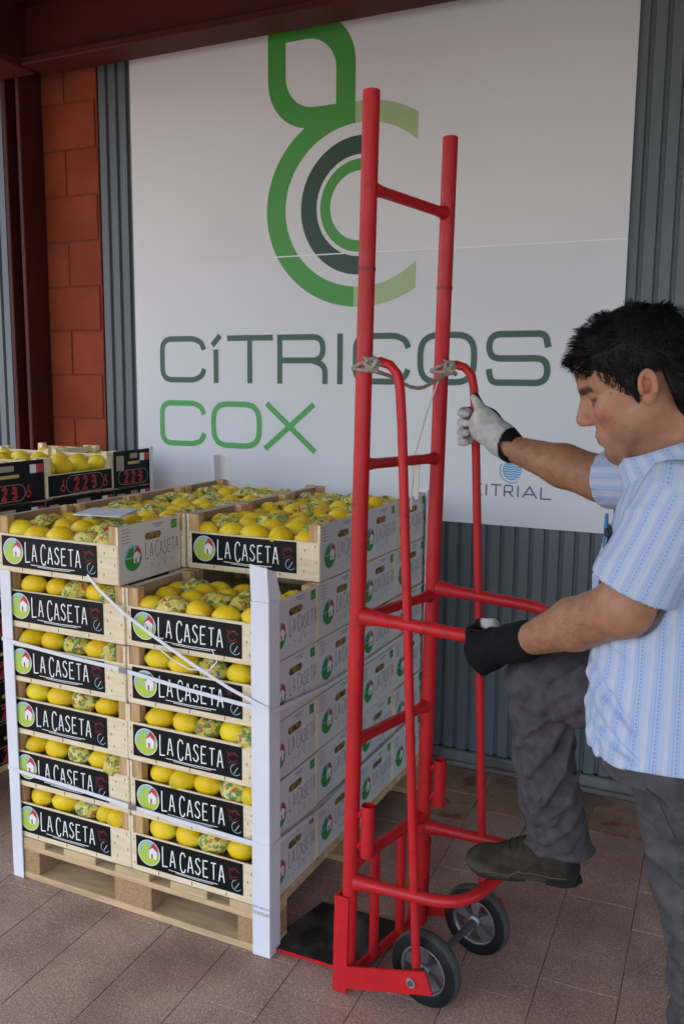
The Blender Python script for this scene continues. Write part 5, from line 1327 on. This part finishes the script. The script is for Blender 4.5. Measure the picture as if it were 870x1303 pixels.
# pens in the chest pocket
M_pen = mat('black_pen', (.012, .012, .014, 1), .3); M_penb = mat('blue_pen', (.02, .16, .36, 1), .3)
def pen(p, dr, m, nm, r=.0045, ln=.05):
    b = MB(); p = np.array(p); b.tube([tuple(p), tuple(p+np.array(dr)*ln*.6), tuple(p+np.array(dr)*ln)], [r, r, r*.8], 10); o = b.build(nm, m, shirt); return o
PK = on_shirt((1.70, -.215, 1.235), .004)
pen(PK+np.array([-.002, -.012, -.03]), (0, 0, 1), M_penb, 'pen', .004, .062); pen(PK+np.array([.003, .016, -.035]), (0, 0, 1), M_penb, 'pen', .004, .03)
b = MB(); b.tube([tuple(PK+np.array([-.004, .012, .006])), tuple(PK+np.array([.004, -.026, -.002])), tuple(PK+np.array([.012, -.042, -.004]))], [.006, .0068, .006], 10); b.build('spectacle_case_clip', M_pen, shirt)

# ---- shoes
M_shoe = vc_mat('suede_work_shoe', .85)
def shoe(heel, toe, zs, name, tilt):
    """heel, toe: ground plan ends of the sole; zs sole height; tilt raises the heel"""
    heel = np.array(heel, float); toe = np.array(toe, float); d = toe-heel; L_ = np.linalg.norm(d); d /= L_; sdv = np.cross([0, 0, 1.], d); sdv /= np.linalg.norm(sdv); up = np.cross(d, sdv)
    at = lambda x, y, z: heel+d*x*L_+sdv*y+up*z
    lo = np.minimum(heel, toe)-.09; hi = np.maximum(heel, toe)+.16
    s = SDF(lo, hi, .0036)
    s.cone(at(.14, 0, .036), at(.45, 0, .040), .034, .036, .02); s.cone(at(.45, 0, .040), at(.84, .004, .032), .038, .036, .02); s.ell(at(.86, .004, .026), (.052, .048, .030), .02)
    s.cone(at(.20, 0, .04), at(.22, 0, .115), .040, .044, .03); s.cone(at(.30, 0, .085), at(.62, 0, .050), .036, .030, .02)
    w_, g = s._win(s.lo, s.lo+s.h*s.n, 0)
    q = [g[i]-heel[i] for i in range(3)]; zz = sum(q[i]*up[i] for i in range(3)); xx = sum(q[i]*d[i] for i in range(3)); yy = sum(q[i]*sdv[i] for i in range(3))
    s.D = np.maximum(s.D, .012-zz).astype(np.float32)
    hw_ = np.interp(xx/L_, [-.02, .03, .12, .30, .45, .65, .80, .92, .99, 1.03], [.0, .026, .035, .034, .033, .042, .046, .040, .022, .0])
    sole = np.maximum(np.abs(yy)-hw_, np.maximum(zz-.019, -np.where((xx/L_ > .30) & (xx/L_ < .48), zz-.006, zz)))
    s.D = np.minimum(s.D, sole*.9).astype(np.float32)
    P_, Q_ = s.mesh(1)
    q = P_-heel; zz = q@up; xx = q@d/L_
    col = np.tile(np.array([.036, .031, .021]), (len(P_), 1)); n_ = vnoise(P_.T, 90, 8)[:, None]; n2_ = vnoise(P_.T, 28, 5)[:, None]; col *= 1+.22*n_; dust = np.clip(.55*n2_+.25, 0, .7)*np.clip((xx-.45)/.3, 0, 1)[:, None]; col = col*(1-dust)+np.array([.105, .092, .066])*dust
    col[zz < .0205] = (.055, .043, .028); col[(zz < .0205) & (xx < .28)] = (.018, .018, .017); col[(zz < .010)] = (.02, .02, .019)
    col[(zz > .03) & (xx < .10)] = (.022, .022, .020)
    o_ = np_obj(name, P_, Q_, M_shoe, man, col)
    # seams, laces and welt, laid on the surface
    def on(x, y, z):
        p = at(x, y, z); i = np.argmin(((P_-p)**2).sum(1)); return P_[i]
    M_lace = mat('shoe_lace', (.03, .03, .022, 1), .9, spec=.1); M_welt = mat('shoe_welt', (.10, .075, .04, 1), .8, spec=.2)
    for k_ in range(4):
        b = MB(); x0 = .42+.07*k_; b.tube([tuple(on(x0-.01, y_, .075)+up*.0012) for y_ in (-.026, -.013, 0, .013, .026)], .0019, 6); b.build('lace', M_lace, o_)
    for y_ in (-1, 1):
        b = MB(); b.tube([tuple(on(x0, y_*.06, .022)+up*.0008+sdv*y_*.0012) for x0 in np.linspace(.06, .93, 15)], .0017, 6); b.build('welt_seam', M_welt, o_)
        b = MB(); b.tube([tuple(on(.30+.12*q, y_*.06, .070-.030*q)+sdv*y_*.0008) for q in np.linspace(0, 2.6, 8)], .0011, 5); b.build('upper_seam', M_lace, o_)
    return o_
shoe((1.640, .150, .330), (1.385, .132, .314), 0, 'shoe', 0)
shoe((2.05, -.285, .0), (1.78, -.275, .0), 0, 'shoe', 0)

# ---- gloves
M_glove = vc_mat('knit_glove', .8, .0012, 500)
s = SDF((1.355, -.17, .845), (1.62, .10, 1.02), .0034)
A = np.array
wl = J['wrL']; hv = A([1.464, -.048, .932])                                                                # left hand closed on the loop corner
s.cone(wl, wl+(hv-wl)*.35, .038, .038, .015); s.cone(wl+(hv-wl)*.3, hv, .036, .040, .02)
s.ell(hv+A([-.012, -.006, -.012]), (.044, .030, .040), .02)
kn = [A([1.418, -.040, .948]), A([1.422, -.052, .926]), A([1.434, -.058, .904]), A([1.450, -.058, .885])]   # knuckles from index to little finger
for i, k_ in enumerate(kn):
    s.cone(hv, k_, .022, .0145, .012)
    m1 = k_+A([-.016+.005*i, .028, .000-.002*i]); m2 = m1+A([.012, .026, .006])
    s.cone(k_, m1, .0135, .0120, .004); s.cone(m1, m2, .0118, .0105, .003)
s.cone(hv+A([.010, .0, .024]), A([1.452, .004, .968]), .016, .0135, .012); s.cone(A([1.452, .004, .968]), A([1.418, .012, .966]), .0130, .0110, .004)   # thumb over the bar
for q in range(3): s.cone(wl+(wl-J['elL'])*(.02-.02*q)+A([0, .0, 0]), wl+(wl-J['elL'])*(.03-.02*q), .0405, .0405, .004)
gP, gQ = s.mesh(1)
ax = (J['wrL']-J['elL'])/np.linalg.norm(J['wrL']-J['elL'])
tA, tB = hv+A([.014, .004, .026]), A([1.440, .010, .970]); tq = np.clip(((gP-tA)@(tB-tA))/((tB-tA)@(tB-tA)), 0, 1)
palm = np.clip((.0205-np.linalg.norm(gP-tA-tq[:, None]*(tB-tA), axis=1))/.004, 0, 1)
gc = A([.006, .006, .0065])*(1-palm[:, None])+A([.50, .48, .45])*palm[:, None]
gc[((gP-J['wrL'])@ax) < .018] = (.006, .006, .0065)
np_obj('glove', gP, gQ, M_glove, man, gc)
s = SDF((1.245, .20, 1.285), (1.49, .37, 1.49), .0034)
wr = J['wrR']; hv = A([1.346, .262, 1.385])                                                                # right hand around the far bar
s.cone(wr, wr+(hv-wr)*.4, .036, .037, .015); s.cone(wr+(hv-wr)*.4, hv, .036, .038, .02); s.ell(hv+A([-.006, .004, .006]), (.036, .030, .042), .02)
s.cone(hv+A([.010, -.012, -.012]), A([1.336, .252, 1.420]), .022, .0155, .014); s.cone(A([1.336, .252, 1.420]), A([1.313, .266, 1.456]), .0145, .0115, .004)   # thumb up along the bar
for i in range(4):
    z = 1.424-.0235*i; k_ = A([1.318+.004*i, .312, z-.002])
    s.cone(hv+A([-.004, .024, .02-.016*i]), k_, .017, .0125, .010); m1 = A([1.274, .296, z-.004]); s.cone(k_, m1, .0122, .0115, .004); s.cone(m1, A([1.278, .272, z-.007]), .0116, .0105, .003)
    s.cone(A([1.278, .272, z-.007]), A([1.293, .266, z-.008]), .0105, .0095, .003)
gP, gQ = s.mesh(1)
ax = (J['wrR']-J['elR'])/np.linalg.norm(J['wrR']-J['elR'])
back = np.clip(((gP-hv)@A([.42, .75, .50])-.018)/.006, 0, 1)
gc = A([.50, .48, .45])*(1-back[:, None])+A([.006, .006, .0065])*back[:, None]
gc *= 1+.10*vnoise(gP.T, 70, 2)[:, None]
gc[((gP-wr)@ax) < .012] = (.006, .006, .0065)
np_obj('glove', gP, gQ, M_glove, man, gc)
